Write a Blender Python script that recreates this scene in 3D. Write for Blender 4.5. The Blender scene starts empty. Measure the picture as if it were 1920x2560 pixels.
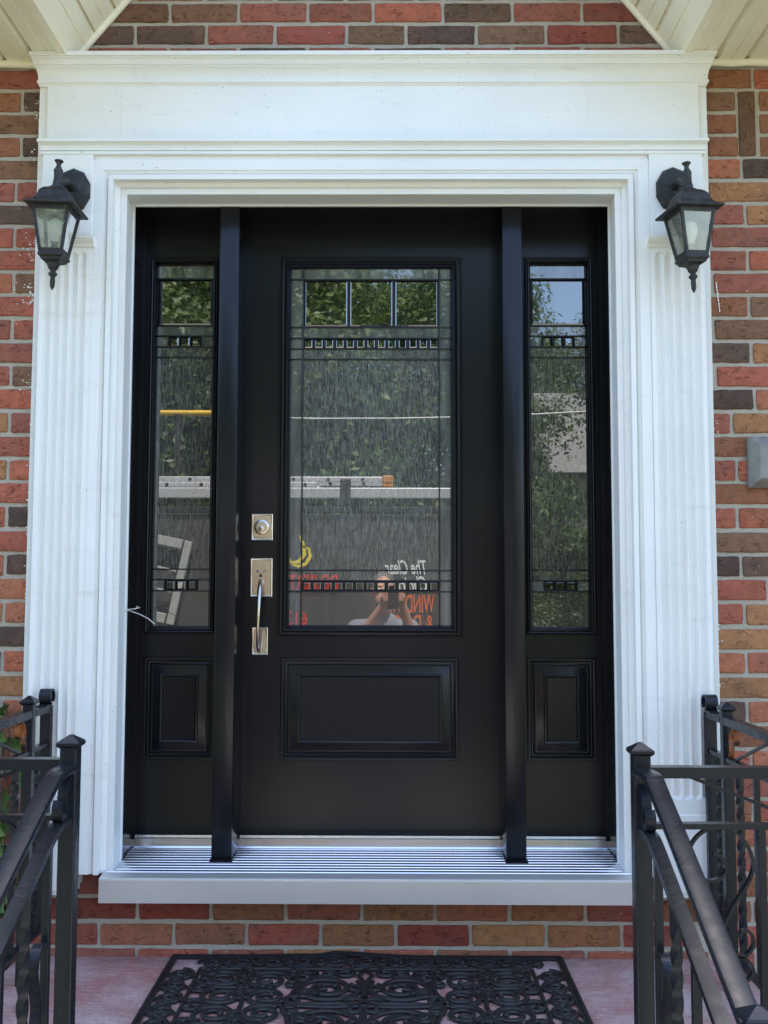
import bpy, bmesh, math, random
from mathutils import Vector, Matrix
random.seed(7)
R = math.radians
SC = bpy.context.scene
COL = SC.collection

# ------------------------------------------------------------------ camera
FPX, DIST, HC = 2550.0, 3.37, 1.144          # focal length in photo pixels, distance to door face, lens height
PIT, YAW, ROL = math.atan(190/FPX), R(.42), R(.12)
_fw = Vector((-math.sin(YAW)*math.cos(PIT), math.cos(YAW)*math.cos(PIT), math.sin(PIT)))
_r = _fw.cross(Vector((0, 0, 1))).normalized(); _u = _r.cross(_fw)
CR = _r*math.cos(ROL) + _u*math.sin(ROL); CU = _u*math.cos(ROL) - _r*math.sin(ROL)
CC = Vector((0, -DIST, HC))
cam = bpy.data.cameras.new('camera'); camo = bpy.data.objects.new('camera', cam); COL.objects.link(camo)
camo.matrix_world = Matrix(((CR.x, CU.x, -_fw.x, CC.x), (CR.y, CU.y, -_fw.y, CC.y), (CR.z, CU.z, -_fw.z, CC.z), (0, 0, 0, 1)))
cam.sensor_fit = 'VERTICAL'; cam.sensor_height = 24.0; cam.lens = 24.0*FPX/2560.0
cam.clip_start = .02; cam.clip_end = 3000
SC.camera = camo
SC.render.resolution_x, SC.render.resolution_y = 768, 1024

# ------------------------------------------------------------------ sky, sun, exposure
SUN_EL, SUN_AZ = 65.0, 14.0                  # the sun stands behind the house, so the front lies in shade
w = bpy.data.worlds.new('World'); SC.world = w; w.use_nodes = True
nt = w.node_tree; nt.nodes.clear()
sky = nt.nodes.new('ShaderNodeTexSky'); sky.sky_type = 'NISHITA'; sky.sun_disc = False
sky.sun_elevation = R(SUN_EL); sky.sun_rotation = R(SUN_AZ); sky.air_density = 1.0; sky.dust_density = 1.9; sky.ozone_density = 1.0
bg = nt.nodes.new('ShaderNodeBackground'); bg.inputs[1].default_value = .15
wo = nt.nodes.new('ShaderNodeOutputWorld')
nt.links.new(sky.outputs[0], bg.inputs[0]); nt.links.new(bg.outputs[0], wo.inputs[0])
sl = bpy.data.lights.new('sun', 'SUN'); sl.energy = 4.2; sl.angle = R(.53); sl.color = (1, .95, .86)
so = bpy.data.objects.new('sun', sl); COL.objects.link(so)
sd = Vector((math.sin(R(SUN_AZ))*math.cos(R(SUN_EL)), math.cos(R(SUN_AZ))*math.cos(R(SUN_EL)), math.sin(R(SUN_EL))))
so.rotation_euler = sd.to_track_quat('Z', 'Y').to_euler(); so.location = (0, 8, 20)
vs = SC.view_settings
vs.view_transform = 'Standard'; vs.look = 'None'; vs.exposure = 2.42; vs.gamma = 1.0; vs.use_curve_mapping = False

# ------------------------------------------------------------------ pixel helpers (photo pixels, 1920 x 2560)
def ray(px, py): return _fw*FPX + CR*(px-960) + CU*(1280-py)
def U(px, py, Y):
    d = ray(px, py); return CC + d*((Y+DIST)/d.y)
def ux(px, Y, py=1280): return U(px, py, Y).x
def uz(py, Y, px=960): return U(px, py, Y).z
def lin(r, g, b):
    def f(c):
        c /= 255.0
        return c/12.92 if c <= .04045 else ((c+.055)/1.055)**2.4
    return (f(r), f(g), f(b))

# ------------------------------------------------------------------ materials
def newmat(name):
    m = bpy.data.materials.new(name); m.use_nodes = True
    n = m.node_tree; b = n.nodes['Principled BSDF']
    return m, n, b
def nd(n, t, **kw):
    x = n.nodes.new(t)
    for k, v in kw.items():
        if hasattr(x, k): setattr(x, k, v)
        else: x.inputs[k.replace('_', ' ')].default_value = v
    return x
def coords(n, scale=(1, 1, 1), kind='Object', rnd=False):
    tc = n.nodes.new('ShaderNodeTexCoord'); mp = n.nodes.new('ShaderNodeMapping'); mp.inputs['Scale'].default_value = scale
    src = tc.outputs[kind]
    if rnd:
        oi = n.nodes.new('ShaderNodeObjectInfo'); mu = n.nodes.new('ShaderNodeMath'); mu.operation = 'MULTIPLY'; mu.inputs[1].default_value = 37.0
        n.links.new(oi.outputs['Random'], mu.inputs[0]); ad = n.nodes.new('ShaderNodeVectorMath'); ad.operation = 'ADD'
        n.links.new(src, ad.inputs[0]); n.links.new(mu.outputs[0], ad.inputs[1]); src = ad.outputs[0]
    n.links.new(src, mp.inputs['Vector'])
    return mp.outputs[0]
def noise(n, vec, scale, detail=4, rough=.6):
    x = nd(n, 'ShaderNodeTexNoise'); x.inputs['Scale'].default_value = scale; x.inputs['Detail'].default_value = detail; x.inputs['Roughness'].default_value = rough
    n.links.new(vec, x.inputs['Vector']); return x.outputs['Fac']
def ramp(n, fac, stops):
    x = n.nodes.new('ShaderNodeValToRGB'); e = x.color_ramp.elements
    while len(e) < len(stops): e.new(.5)
    for i, (p, c) in enumerate(stops):
        e[i].position = p; e[i].color = (c, c, c, 1) if not isinstance(c, tuple) else (*c, 1)
    n.links.new(fac, x.inputs[0]); return x.outputs[0]
def mixc(n, fac, a, b, mode='MIX'):
    x = n.nodes.new('ShaderNodeMix'); x.data_type = 'RGBA'; x.blend_type = mode
    for i, v in ((0, fac), (6, a), (7, b)):
        if isinstance(v, (int, float)): x.inputs[i].default_value = v
        elif isinstance(v, tuple): x.inputs[i].default_value = (*v, 1)
        else: n.links.new(v, x.inputs[i])
    return x.outputs[2]
def bump(n, b, h, strength=.3, dist=.002, prev=None):
    x = n.nodes.new('ShaderNodeBump'); x.inputs['Strength'].default_value = strength; x.inputs['Distance'].default_value = dist
    n.links.new(h, x.inputs['Height'])
    if prev: n.links.new(prev, x.inputs['Normal'])
    if b: n.links.new(x.outputs[0], b.inputs['Normal'])
    return x.outputs[0]
def pin(n, b, base=None, rough=None, metal=None, **kw):
    def s(i, v):
        if isinstance(v, tuple): b.inputs[i].default_value = (*v, 1)
        elif isinstance(v, (int, float)): b.inputs[i].default_value = v
        elif v is not None: n.links.new(v, b.inputs[i])
    s('Base Color', base); s('Roughness', rough); s('Metallic', metal)
    for k, v in kw.items(): s(k.replace('_', ' '), v)

def m_simple(name, base, rough=.5, metal=0.0, var=.12, vs_=8.0, bs=.15, bscale=60.0, bdist=.001, **kw):
    m, n, b = newmat(name); v = coords(n)
    f = ramp(n, noise(n, v, vs_, 5), [(.3, 1-var), (.7, 1+var)])
    c = mixc(n, 1.0, base, f, 'MULTIPLY')
    pin(n, b, c, rough, metal, **kw)
    if bs: bump(n, b, noise(n, v, bscale, 4), bs, bdist)
    return m
M = {}
def mk_white():
    m, n, b = newmat('white_paint'); v = coords(n)
    big = ramp(n, noise(n, v, 3.0, 5), [(.3, .93), (.7, 1.0)])
    c = mixc(n, 1.0, (.83, .825, .79), big, 'MULTIPLY')
    strk = noise(n, coords(n, (1, 1, .12)), 34, 5, .7)
    c = mixc(n, ramp(n, strk, [(.6, 0.0), (.78, .22)]), c, (.5, .47, .40))
    sp = noise(n, v, 150, 2, .4)
    pt = nd(n, 'ShaderNodeMath'); pt.operation = 'MULTIPLY'; n.links.new(ramp(n, sp, [(.725, 0.0), (.75, .8)]), pt.inputs[0]); n.links.new(ramp(n, noise(n, v, 4.5, 3), [(.46, 0.0), (.62, 1.0)]), pt.inputs[1])
    c = mixc(n, pt.outputs[0], c, (.10, .075, .06))
    c = mixc(n, ramp(n, noise(n, coords(n, (.35, 1, 2.2)), 9, 6, .7), [(.60, 0.0), (.74, .28)]), c, (.50, .45, .36))
    chip = noise(n, coords(n, (1, 1, .5)), 22, 7, .75)
    c = mixc(n, ramp(n, chip, [(.73, 0.0), (.75, .6)]), c, (.33, .31, .28))
    pin(n, b, c, .48)
    h = bump(n, None, noise(n, coords(n, (1, 1, .06)), 160, 3), .22, .0008)
    bump(n, b, noise(n, v, 60, 3), .12, .001, h)
    return m
M['white'] = mk_white()
M['whiteclad'] = m_simple('white_aluminium_cladding', (.80, .81, .80), .35, 0, .03, 4, .05)
def mk_soffit():
    m, n, b = newmat('cream_soffit'); v = coords(n)
    c = mixc(n, ramp(n, noise(n, v, 5, 5), [(.35, 0.0), (.75, .5)]), (.88, .83, .66), (.74, .68, .50))
    c = mixc(n, ramp(n, noise(n, v, 26, 6, .75), [(.66, 0.0), (.73, .8)]), c, (.13, .09, .05))
    pin(n, b, c, .5); bump(n, b, noise(n, v, 40, 3), .15, .001)
    return m
M['soffit'] = mk_soffit()
def mk_brick():
    m, n, b = newmat('brick_face')
    oi = n.nodes.new('ShaderNodeObjectInfo'); v = coords(n, rnd=True)
    tone = noise(n, v, 9, 3, .5)
    c = mixc(n, ramp(n, tone, [(.50, 0.0), (.68, .5)]), oi.outputs['Color'], (.20, .105, .070))
    var = ramp(n, noise(n, v, 40, 6, .7), [(.25, .74), (.75, 1.22)])
    c = mixc(n, 1.0, c, var, 'MULTIPLY')
    c = mixc(n, 1.0, c, ramp(n, noise(n, v, 330, 4, .75), [(.30, .62), (.50, 1.0), (.75, 1.25)]), 'MULTIPLY')
    cr = nd(n, 'ShaderNodeTexNoise'); cr.inputs['Scale'].default_value = 21; cr.inputs['Detail'].default_value = 3; cr.inputs['Distortion'].default_value = .8
    n.links.new(coords(n, (.62, 1, 1.9), rnd=True), cr.inputs['Vector'])
    gate = ramp(n, noise(n, v, 38, 3, .6), [(.50, 0.0), (.58, 1.0)])
    ln = ramp(n, cr.outputs['Fac'], [(.455, 0.0), (.472, 1.0), (.485, 0.0), (.56, 0.0), (.572, 1.0), (.584, 0.0)])
    gl_ = nd(n, 'ShaderNodeMath'); gl_.operation = 'MULTIPLY'; n.links.new(gate, gl_.inputs[0]); n.links.new(ln, gl_.inputs[1])
    c = mixc(n, gl_.outputs[0], c, mixc(n, 1.0, c, (.42, .40, .38), 'MULTIPLY'))
    inv = nd(n, 'ShaderNodeMath'); inv.operation = 'SUBTRACT'; inv.inputs[0].default_value = 1.0; n.links.new(gl_.outputs[0], inv.inputs[1]); crk = inv.outputs[0]
    ef = noise(n, coords(n, (.6, 1, 1.3), rnd=True), 24, 7, .8)
    c = mixc(n, ramp(n, ef, [(.675, 0.0), (.71, .7)]), c, (.50, .45, .40))
    sp = noise(n, v, 130, 1, .3)
    c = mixc(n, ramp(n, sp, [(.80, 0.0), (.82, .8)]), c, (.72, .68, .62))
    pin(n, b, c, .85, 0, Specular_IOR_Level=.25)
    h = bump(n, None, crk, .8, .0035)
    bump(n, b, noise(n, v, 190, 5), .5, .0012, h)
    return m
M['brick'] = mk_brick()
def mk_mortar():
    m, n, b = newmat('mortar'); v = coords(n)
    c = mixc(n, noise(n, v, 6, 5), (.40, .35, .275), (.53, .485, .41))
    c = mixc(n, 1.0, c, ramp(n, noise(n, v, 170, 5, .7), [(.3, .70), (.7, 1.15)]), 'MULTIPLY')
    pin(n, b, c, .95, 0, Specular_IOR_Level=.15)
    bump(n, b, noise(n, v, 120, 6, .7), .8, .004)
    return m
M['mortar'] = mk_mortar()
M['black'] = m_simple('black_door_paint', (.0050, .0060, .0085), .235, 0, .10, 3, .10, 240, .0004, Specular_IOR_Level=.34)
M['nickel'] = m_simple('satin_nickel', (.60, .53, .43), .27, 1.0, .08, 30, .05, 300)
M['darkmetal'] = m_simple('keyway', (.02, .018, .015), .5)
def mk_alu():
    m, n, b = newmat('mill_aluminium')
    v = coords(n, (.25, 1, 14))
    r_ = ramp(n, noise(n, v, 8, 4), [(.3, .18), (.7, .27)])
    pin(n, b, (.74, .75, .78), r_, 1.0); 
    return m
M['alu'] = mk_alu()
M['nose'] = m_simple('satin_aluminium', (.60, .585, .565), .44, .6, .03, 3, 0)
def mk_iron():
    m, n, b = newmat('painted_iron'); v = coords(n)
    c = mixc(n, ramp(n, noise(n, v, 16, 6, .7), [(.67, 0.0), (.76, .7)]), (.0105, .0125, .0175), (.050, .028, .016))
    c = mixc(n, ramp(n, noise(n, v, 90, 4, .6), [(.74, 0.0), (.78, .5)]), c, (.16, .14, .12))
    pin(n, b, c, ramp(n, noise(n, v, 25, 5), [(.3, .22), (.7, .36)]), 0, Specular_IOR_Level=.30)
    h = bump(n, None, noise(n, v, 34, 3), .16, .003); bump(n, b, noise(n, v, 190, 3), .12, .0008, h)
    return m
M['iron'] = mk_iron()
def mk_rust():
    m, n, b = newmat('rusty_iron'); v = coords(n)
    c = mixc(n, ramp(n, noise(n, v, 30, 6, .7), [(.45, 0.0), (.6, 1.0)]), (.30, .085, .018), (.03, .016, .012))
    pin(n, b, c, .6); bump(n, b, noise(n, v, 120, 4), .4, .001)
    return m
M['rust'] = mk_rust()
def mk_lamp():
    m, n, b = newmat('dusty_black_lantern'); v = coords(n)
    c = mixc(n, ramp(n, noise(n, v, 28, 6, .75), [(.50, 0.0), (.75, .6)]), (.012, .0125, .014), (.085, .085, .085))
    c = mixc(n, ramp(n, noise(n, v, 170, 3, .6), [(.68, 0.0), (.72, .7)]), c, (.42, .40, .36))
    pin(n, b, c, .55); bump(n, b, noise(n, v, 110, 4), .35, .0015)
    return m
M['lamp'] = mk_lamp()
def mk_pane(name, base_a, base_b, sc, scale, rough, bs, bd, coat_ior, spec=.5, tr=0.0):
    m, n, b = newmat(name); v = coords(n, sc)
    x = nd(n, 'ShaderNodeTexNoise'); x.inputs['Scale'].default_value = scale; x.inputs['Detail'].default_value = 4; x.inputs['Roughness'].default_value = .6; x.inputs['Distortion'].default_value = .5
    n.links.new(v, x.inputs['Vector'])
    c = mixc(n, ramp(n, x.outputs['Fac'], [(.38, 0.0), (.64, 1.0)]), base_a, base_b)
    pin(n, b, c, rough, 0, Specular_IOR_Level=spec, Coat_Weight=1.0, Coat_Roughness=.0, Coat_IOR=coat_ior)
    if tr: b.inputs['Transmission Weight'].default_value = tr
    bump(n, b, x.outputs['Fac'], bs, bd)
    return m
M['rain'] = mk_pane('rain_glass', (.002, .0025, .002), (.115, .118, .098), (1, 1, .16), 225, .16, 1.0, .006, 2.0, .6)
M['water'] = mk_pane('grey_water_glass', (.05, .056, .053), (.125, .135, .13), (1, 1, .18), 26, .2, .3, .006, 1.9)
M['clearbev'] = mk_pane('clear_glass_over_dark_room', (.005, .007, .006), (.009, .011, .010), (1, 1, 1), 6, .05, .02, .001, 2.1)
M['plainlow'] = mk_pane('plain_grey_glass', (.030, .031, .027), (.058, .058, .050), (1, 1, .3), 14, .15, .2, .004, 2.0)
M['came'] = m_simple('lead_came', (.012, .0125, .014), .35, .2)
def mk_lampglass():
    m, n, b = newmat('dusty_lantern_glass'); v = coords(n)
    n.nodes.remove(b)
    gl = nd(n, 'ShaderNodeBsdfGlossy'); gl.inputs['Roughness'].default_value = .02
    tr = nd(n, 'ShaderNodeBsdfTransparent'); tr.inputs['Color'].default_value = (.90, .93, .88, 1)
    df = nd(n, 'ShaderNodeBsdfDiffuse'); df.inputs['Color'].default_value = (.42, .43, .36, 1)
    fr = nd(n, 'ShaderNodeFresnel'); fr.inputs['IOR'].default_value = 1.7
    a = nd(n, 'ShaderNodeMixShader'); n.links.new(ramp(n, noise(n, v, 30, 5), [(.3, .22), (.75, .50)]), a.inputs[0]); n.links.new(tr.outputs[0], a.inputs[1]); n.links.new(df.outputs[0], a.inputs[2])
    c = nd(n, 'ShaderNodeMixShader'); n.links.new(fr.outputs[0], c.inputs[0]); n.links.new(a.outputs[0], c.inputs[1]); n.links.new(gl.outputs[0], c.inputs[2])
    n.links.new(c.outputs[0], n.nodes['Material Output'].inputs[0])
    return m
M['lampglass'] = mk_lampglass()
M['bulb'] = m_simple('frosted_bulb', (.8, .79, .72), .3)
def mk_floor():
    m, n, b = newmat('worn_red_porch_paint'); v = coords(n)
    c = mixc(n, ramp(n, noise(n, v, 3.5, 6, .65), [(.42, 0.0), (.62, 1.0)]), (.36, .155, .140), (.47, .335, .315))
    c = mixc(n, ramp(n, noise(n, coords(n, (1, 6, 1)), 18, 6, .75), [(.48, 0.0), (.72, .7)]), c, (.56, .48, .46))
    c = mixc(n, ramp(n, noise(n, v, 75, 6, .8), [(.36, .55), (.52, 0.0)]), c, (.19, .12, .12))
    c = mixc(n, ramp(n, noise(n, v, 110, 3, .6), [(.66, 0.0), (.70, .8)]), c, (.66, .62, .60))
    pin(n, b, c, .62); h = bump(n, None, noise(n, coords(n, (1, 9, 1)), 26, 4), .35, .002); bump(n, b, noise(n, v, 150, 4), .35, .0012, h)
    return m
M['floor'] = mk_floor()
M['rubber'] = m_simple('black_rubber', (.0070, .0078, .0095), .50, 0, .25, 40, .25, 220, .0006)
M['concrete'] = m_simple('pale_concrete', (.30, .285, .25), .9, 0, .15, 2.5, .3, 90, .003)
M['asphalt'] = m_simple('weathered_asphalt', (.125, .12, .11), .9, 0, .2, 3, .4, 160, .004)
M['grass'] = m_simple('lawn_grass', (.105, .118, .045), .9, 0, .4, 5, .9, 70, .04)
M['grey_shingle'] = m_simple('grey_shingles', (.20, .195, .185), .9, 0, .3, 12, .5, 40, .01)
M['shingle'] = m_simple('roof_shingles', (.085, .08, .075), .9, 0, .3, 12, .5, 40, .01)
M['box'] = m_simple('weathered_grey_metal', (.235, .235, .215), .6, .1, .22, 26, .3, 150, .001)
M['leaf'] = m_simple('ivy_leaf', (.065, .135, .030), .45, 0, .35, 40, .2, 60, .002)
def mk_leaf(name, a, b_):
    m, n, b = newmat(name); v = coords(n)
    c = mixc(n, ramp(n, noise(n, v, .9, 4, .7), [(.35, 0.0), (.65, 1.0)]), a, b_)
    pin(n, b, c, .5); b.inputs['Transmission Weight'].default_value = 0
    n2 = n.nodes; ms = n2.new('ShaderNodeMixShader'); ms.inputs[0].default_value = .3; tl = n2.new('ShaderNodeBsdfTranslucent')
    n.links.new(c, tl.inputs[0]); n.links.new(b.outputs[0], ms.inputs[1]); n.links.new(tl.outputs[0], ms.inputs[2]); n.links.new(ms.outputs[0], n2['Material Output'].inputs[0])
    return m
M['foliage'] = mk_leaf('tree_foliage', (.045, .085, .018), (.115, .165, .035))
M['bark'] = m_simple('bark', (.09, .065, .045), .9, 0, .3, 9, .6, 30, .02)
M['skin'] = m_simple('skin', (.52, .27, .19), .5, 0, .08, 20, .1)
M['shirt'] = m_simple('grey_cotton', (.22, .23, .26), .9, 0, .06, 12, .25, 120, .002)
M['denim'] = m_simple('denim', (.05, .065, .11), .9)
M['hair'] = m_simple('grey_hair', (.13, .11, .095), .7, 0, .3, 60, .5, 200)
M['shoe'] = m_simple('shoe_leather', (.03, .025, .02), .5)
M['phone'] = m_simple('phone_body', (.015, .015, .018), .2)
M['vanpaint'] = m_simple('charcoal_van_paint', (.075, .072, .068), .28, 0, .04, 2, 0, Coat_Weight=.6)
M['glassdark'] = m_simple('tinted_glass', (.01, .012, .013), .03, 0, 0, 1, 0)
M['tyre'] = m_simple('tyre_rubber', (.02, .02, .02), .8)
M['chrome'] = m_simple('bright_metal', (.75, .75, .75), .25, 1.0)
M['ladder'] = m_simple('ladder_aluminium', (.70, .70, .70), .38, .45, .05)
M['orange'] = m_simple('orange_plastic', (.60, .24, .04), .45)
M['yellow'] = m_simple('yellow_fibreglass', (.80, .48, .03), .45)
M['pred'] = m_simple('red_vinyl', (.75, .035, .02), .4); M['porange'] = m_simple('orange_vinyl', (.80, .16, .03), .4)
M['pwhite'] = m_simple('white_vinyl', (.85, .85, .85), .4); M['pyellow'] = m_simple('yellow_vinyl', (.85, .68, .03), .4)
M['stone'] = m_simple('grey_stone_cladding', (.24, .225, .20), .9, 0, .35, 3, .5, 12, .03)
M['wood'] = m_simple('pole_wood', (.14, .10, .07), .9)
M['sash'] = m_simple('old_white_sash_paint', (.42, .42, .40), .6)
M['string'] = m_simple('white_wire', (.75, .73, .68), .5)

# ------------------------------------------------------------------ mesh helpers
class MB:
    def __init__(s): s.v = []; s.f = []
    def add(s, vs_, fs):
        k = len(s.v); s.v += [tuple(v) for v in vs_]; s.f += [tuple(i+k for i in f) for f in fs]; return s
    def box(s, x0, x1, y0, y1, z0, z1, bv=0.0):
        if bv <= 0:
            return s.add([(x0, y0, z0), (x1, y0, z0), (x1, y1, z0), (x0, y1, z0), (x0, y0, z1), (x1, y0, z1), (x1, y1, z1), (x0, y1, z1)],
                         [(0, 3, 2, 1), (4, 5, 6, 7), (0, 1, 5, 4), (1, 2, 6, 5), (2, 3, 7, 6), (3, 0, 4, 7)])
        bm = bmesh.new(); bmesh.ops.create_cube(bm, size=1)
        for v in bm.verts: v.co = Vector(((x0+x1)/2+v.co.x*(x1-x0), (y0+y1)/2+v.co.y*(y1-y0), (z0+z1)/2+v.co.z*(z1-z0)))
        bmesh.ops.bevel(bm, geom=bm.edges[:], offset=bv, segments=2, affect='EDGES', profile=.5)
        return s.bm(bm)
    def bm(s, b):
        b.verts.index_update(); s.add([v.co[:] for v in b.verts], [[v.index for v in f.verts] for f in b.faces]); b.free(); return s
    def rings(s, rs, close=True, cap0=False, cap1=False):
        n = len(rs[0]); k = len(s.v)
        for r in rs: s.v += [tuple(p) for p in r]
        m = n if close else n-1
        for i in range(len(rs)-1):
            for j in range(m):
                a = k+i*n+j; b = k+i*n+(j+1) % n
                s.f.append((a, b, b+n, a+n))
        if cap0: s.f.append(tuple(k+j for j in reversed(range(n))))
        if cap1: s.f.append(tuple(k+(len(rs)-1)*n+j for j in range(n)))
        return s
    def tube(s, pts, r, n=8, caps=True, rect=None, up=None, twist=0.0):
        """round tube, or a bar of section rect=(w across, h along up), along a path"""
        pts = [Vector(p) for p in pts]; N = len(pts); rs = []
        rr = r if isinstance(r, (list, tuple)) else [r]*N
        prev = None
        for i, p in enumerate(pts):
            t = (pts[min(i+1, N-1)]-pts[max(i-1, 0)])
            t = t.normalized() if t.length > 1e-9 else Vector((0, 0, 1))
            if up is not None:
                side = t.cross(Vector(up)); side = side.normalized() if side.length > 1e-6 else Vector((1, 0, 0))
            elif prev is None:
                a = Vector((0, 0, 1)) if abs(t.z) < .9 else Vector((1, 0, 0)); side = t.cross(a).normalized()
            else:
                side = (prev - t*prev.dot(t)).normalized()
            prev = side; nn = side.cross(t).normalized()
            if rect:
                a_ = twist*i; c, s_ = math.cos(a_), math.sin(a_)
                q = [(-rect[0]/2, -rect[1]/2), (rect[0]/2, -rect[1]/2), (rect[0]/2, rect[1]/2), (-rect[0]/2, rect[1]/2)]
                rs.append([p + side*(x*c-y*s_) + nn*(x*s_+y*c) for x, y in q])
            else:
                rs.append([p + side*(rr[i]*math.cos(2*math.pi*k/n)) + nn*(rr[i]*math.sin(2*math.pi*k/n)) for k in range(n)])
        return s.rings(rs, True, caps, caps)
    def lathe(s, prof, c=(0, 0, 0), n=20, axis='Z', rot=0.0):
        rs = []
        for r, h in prof:
            ring = []
            for k in range(n):
                a = 2*math.pi*k/n + rot
                if axis == 'Z': ring.append((c[0]+r*math.cos(a), c[1]+r*math.sin(a), c[2]+h))
                elif axis == 'Y': ring.append((c[0]+r*math.cos(a), c[1]+h, c[2]+r*math.sin(a)))
                else: ring.append((c[0]+h, c[1]+r*math.cos(a), c[2]+r*math.sin(a)))
            rs.append(ring)
        return s.rings(rs, True, True, True)
    def frame(s, x0, x1, z0, z1, prof, fill=False):
        """mitred rectangular moulding in an XZ plane: prof is (inset, y)"""
        rs = [[(x0+t, y, z0+t), (x1-t, y, z0+t), (x1-t, y, z1-t), (x0+t, y, z1-t)] for t, y in prof]
        return s.rings(rs, True, False, fill)
    def prism_x(s, prof, x0, x1):
        n = len(prof); return s.rings([[(x0, y, z) for y, z in prof], [(x1, y, z) for y, z in prof]], True, True, True)
    def rot(s, k0, M4):
        for i in range(k0, len(s.v)): s.v[i] = tuple(M4 @ Vector(s.v[i]))
        return s

def wloc(o):
    p = Vector((0, 0, 0))
    while o is not None: p += o.location; o = o.parent
    return p
def mesh_of(name, mb, smooth=None):
    me = bpy.data.meshes.new(name); me.from_pydata(mb.v, [], mb.f); me.update()
    bm = bmesh.new(); bm.from_mesh(me); bmesh.ops.recalc_face_normals(bm, faces=bm.faces[:]); bm.to_mesh(me); bm.free()
    if smooth:
        for p in me.polygons: p.use_smooth = True
        try: me.set_sharp_from_angle(angle=R(smooth))
        except Exception: pass
    return me
def obj(name, mb, mat, parent=None, smooth=None):
    if parent is not None:
        o = wloc(parent); mb.v = [(x-o.x, y-o.y, z-o.z) for x, y, z in mb.v]
    me = mesh_of(name, mb, smooth); me.materials.append(M[mat])
    ob = bpy.data.objects.new(name, me); COL.objects.link(ob)
    if parent is not None: ob.parent = parent
    return ob
def tag(o, label=None, cat=None, group=None, kind=None):
    if label: o['label'] = label
    if cat: o['category'] = cat
    if group: o['group'] = group
    if kind: o['kind'] = kind
    return o
def thing(name, loc, label, cat, group=None):
    o = bpy.data.objects.new(name, None); o.empty_display_size = .1; COL.objects.link(o); o.location = loc
    return tag(o, label, cat, group)
def box1(name, mat, parent, *a, bv=0.0, smooth=None): return obj(name, MB().box(*a, bv=bv), mat, parent, smooth)

FLOOR, GROUND = .036, -.45
WALL_Y = -.215
XL, XR = -.834, .699                # clear opening of the frame
XC = (XL+XR)/2
ZH = 2.378                          # underside of the head
SO = 2.822                          # underside of the flat soffit
GL, GR, GS = -.984, .872, 1.229     # gable springing points at the wall and its slope
GZ = 2.875
GX = (GL+GR)/2
def gz(x): return GZ + GS*((x-GL) if x < GX else (GR-x))

# ================================================================== SETTING
def slab(name, mat, *a, label=None):
    return tag(box1(name, mat, None, *a), kind='structure')
g = obj('ground', MB().add([(-400, -400, GROUND-.012), (400, -400, GROUND-.012), (400, 400, GROUND-.012), (-400, 400, GROUND-.012)], [(0, 1, 2, 3)]), 'grass'); tag(g, kind='structure')
slab('garden_path', 'concrete', -.95, .85, -4.6, -1.96, GROUND-.1, GROUND+.004)
slab('driveway', 'asphalt', -16, 16, -9.2, -4.6, GROUND-.1, GROUND)
slab('side_paving', 'concrete', 1.075, 2.4, -2.2, WALL_Y+.02, GROUND-.1, GROUND+.006)
slab('porch_floor', 'floor', -1.115, 1.035, -1.36, WALL_Y+.008, GROUND-.05, FLOOR)
slab('porch_step', 'floor', -.95, .85, -1.66, -1.36, GROUND-.05, FLOOR-.16)
slab('porch_step', 'floor', -.95, .85, -1.96, -1.66, GROUND-.05, FLOOR-.32)

# ================================================================== HOUSE: brick wall
house = thing('brick_house', (0, WALL_Y, GROUND), 'red and brown brick house front with a cream soffit over the doorway', 'house')
mb = MB()
MY = WALL_Y + .006                                # mortar face, bricks stand proud of it
ox0, ox1, oz0, oz1 = XL-.06, XR+.06, .22, ZH+.06   # rough opening
WX0, WX1, WZ0, WZ1 = -4.2, 4.2, GROUND-.1, 4.2
for a in ((WX0, ox0, WZ0, WZ1), (ox1, WX1, WZ0, WZ1), (ox0, ox1, oz1, WZ1), (ox0, ox1, WZ0, oz0)):
    x0, x1, z0, z1 = a
    mb.add([(x0, MY, z0), (x1, MY, z0), (x1, MY, z1), (x0, MY, z1)], [(0, 1, 2, 3)])
mb.add([(WX0, .05, WZ0), (WX1, .05, WZ0), (WX1, .05, WZ1), (WX0, .05, WZ1)], [(0, 1, 2, 3)])
wall = obj('wall', mb, 'mortar', house)
P0, PITCH, BH, BL = 2.7705, .07415, .0612, .2262
def zrow(k): return P0 - PITCH*k
def brick_mesh(seed, L, H):
    """one brick face with rounded, slightly ragged arrises; origin at the face centre"""
    rd = random.Random(seed); nx = 7
    ce = .005; ts = [0, ce/L]+[i/nx for i in range(1, nx)]+[1-ce/L]; tz_ = [0, ce/H, .5, 1-ce/H]
    pts = [(-L/2 + L*t, -H/2) for t in ts] + [(L/2, -H/2 + H*t) for t in tz_] + [(L/2 - L*t, H/2) for t in ts] + [(-L/2, H/2 - H*t) for t in tz_]
    out = []
    for x, z in pts:
        j = .0014
        cx = abs(abs(x)-L/2) < 1e-6 and abs(abs(z)-H/2) < 1e-6
        out.append((x*(1 if not cx else 1-.0016/L*2) + rd.uniform(-j, j), z*(1 if not cx else 1-.0015/H*2) + rd.uniform(-j, j)))
    b = MB(); d = .0035
    rs = [[(x, .02, z) for x, z in out], [(x, .003, z) for x, z in out],
          [(x*(1-1.2*d/L), .0008, z*(1-1.2*d/H)) for x, z in out], [(x*(1-4*d/L), rd.uniform(-.0005, .0002), z*(1-4*d/H)) for x, z in out]]
    b.rings(rs, True, False, True)
    return b
BM = {}
def bmesh_for(L, H, v):
    key = (round(L, 2), round(H, 2), v)
    if key not in BM:
        me = mesh_of('brick', brick_mesh(hash(key) & 0xffff, key[0] if key[0] > .02 else .02, H), 25); me.materials.append(M['brick']); BM[key] = me
    return BM[key]
RD = random.Random(11)
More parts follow.
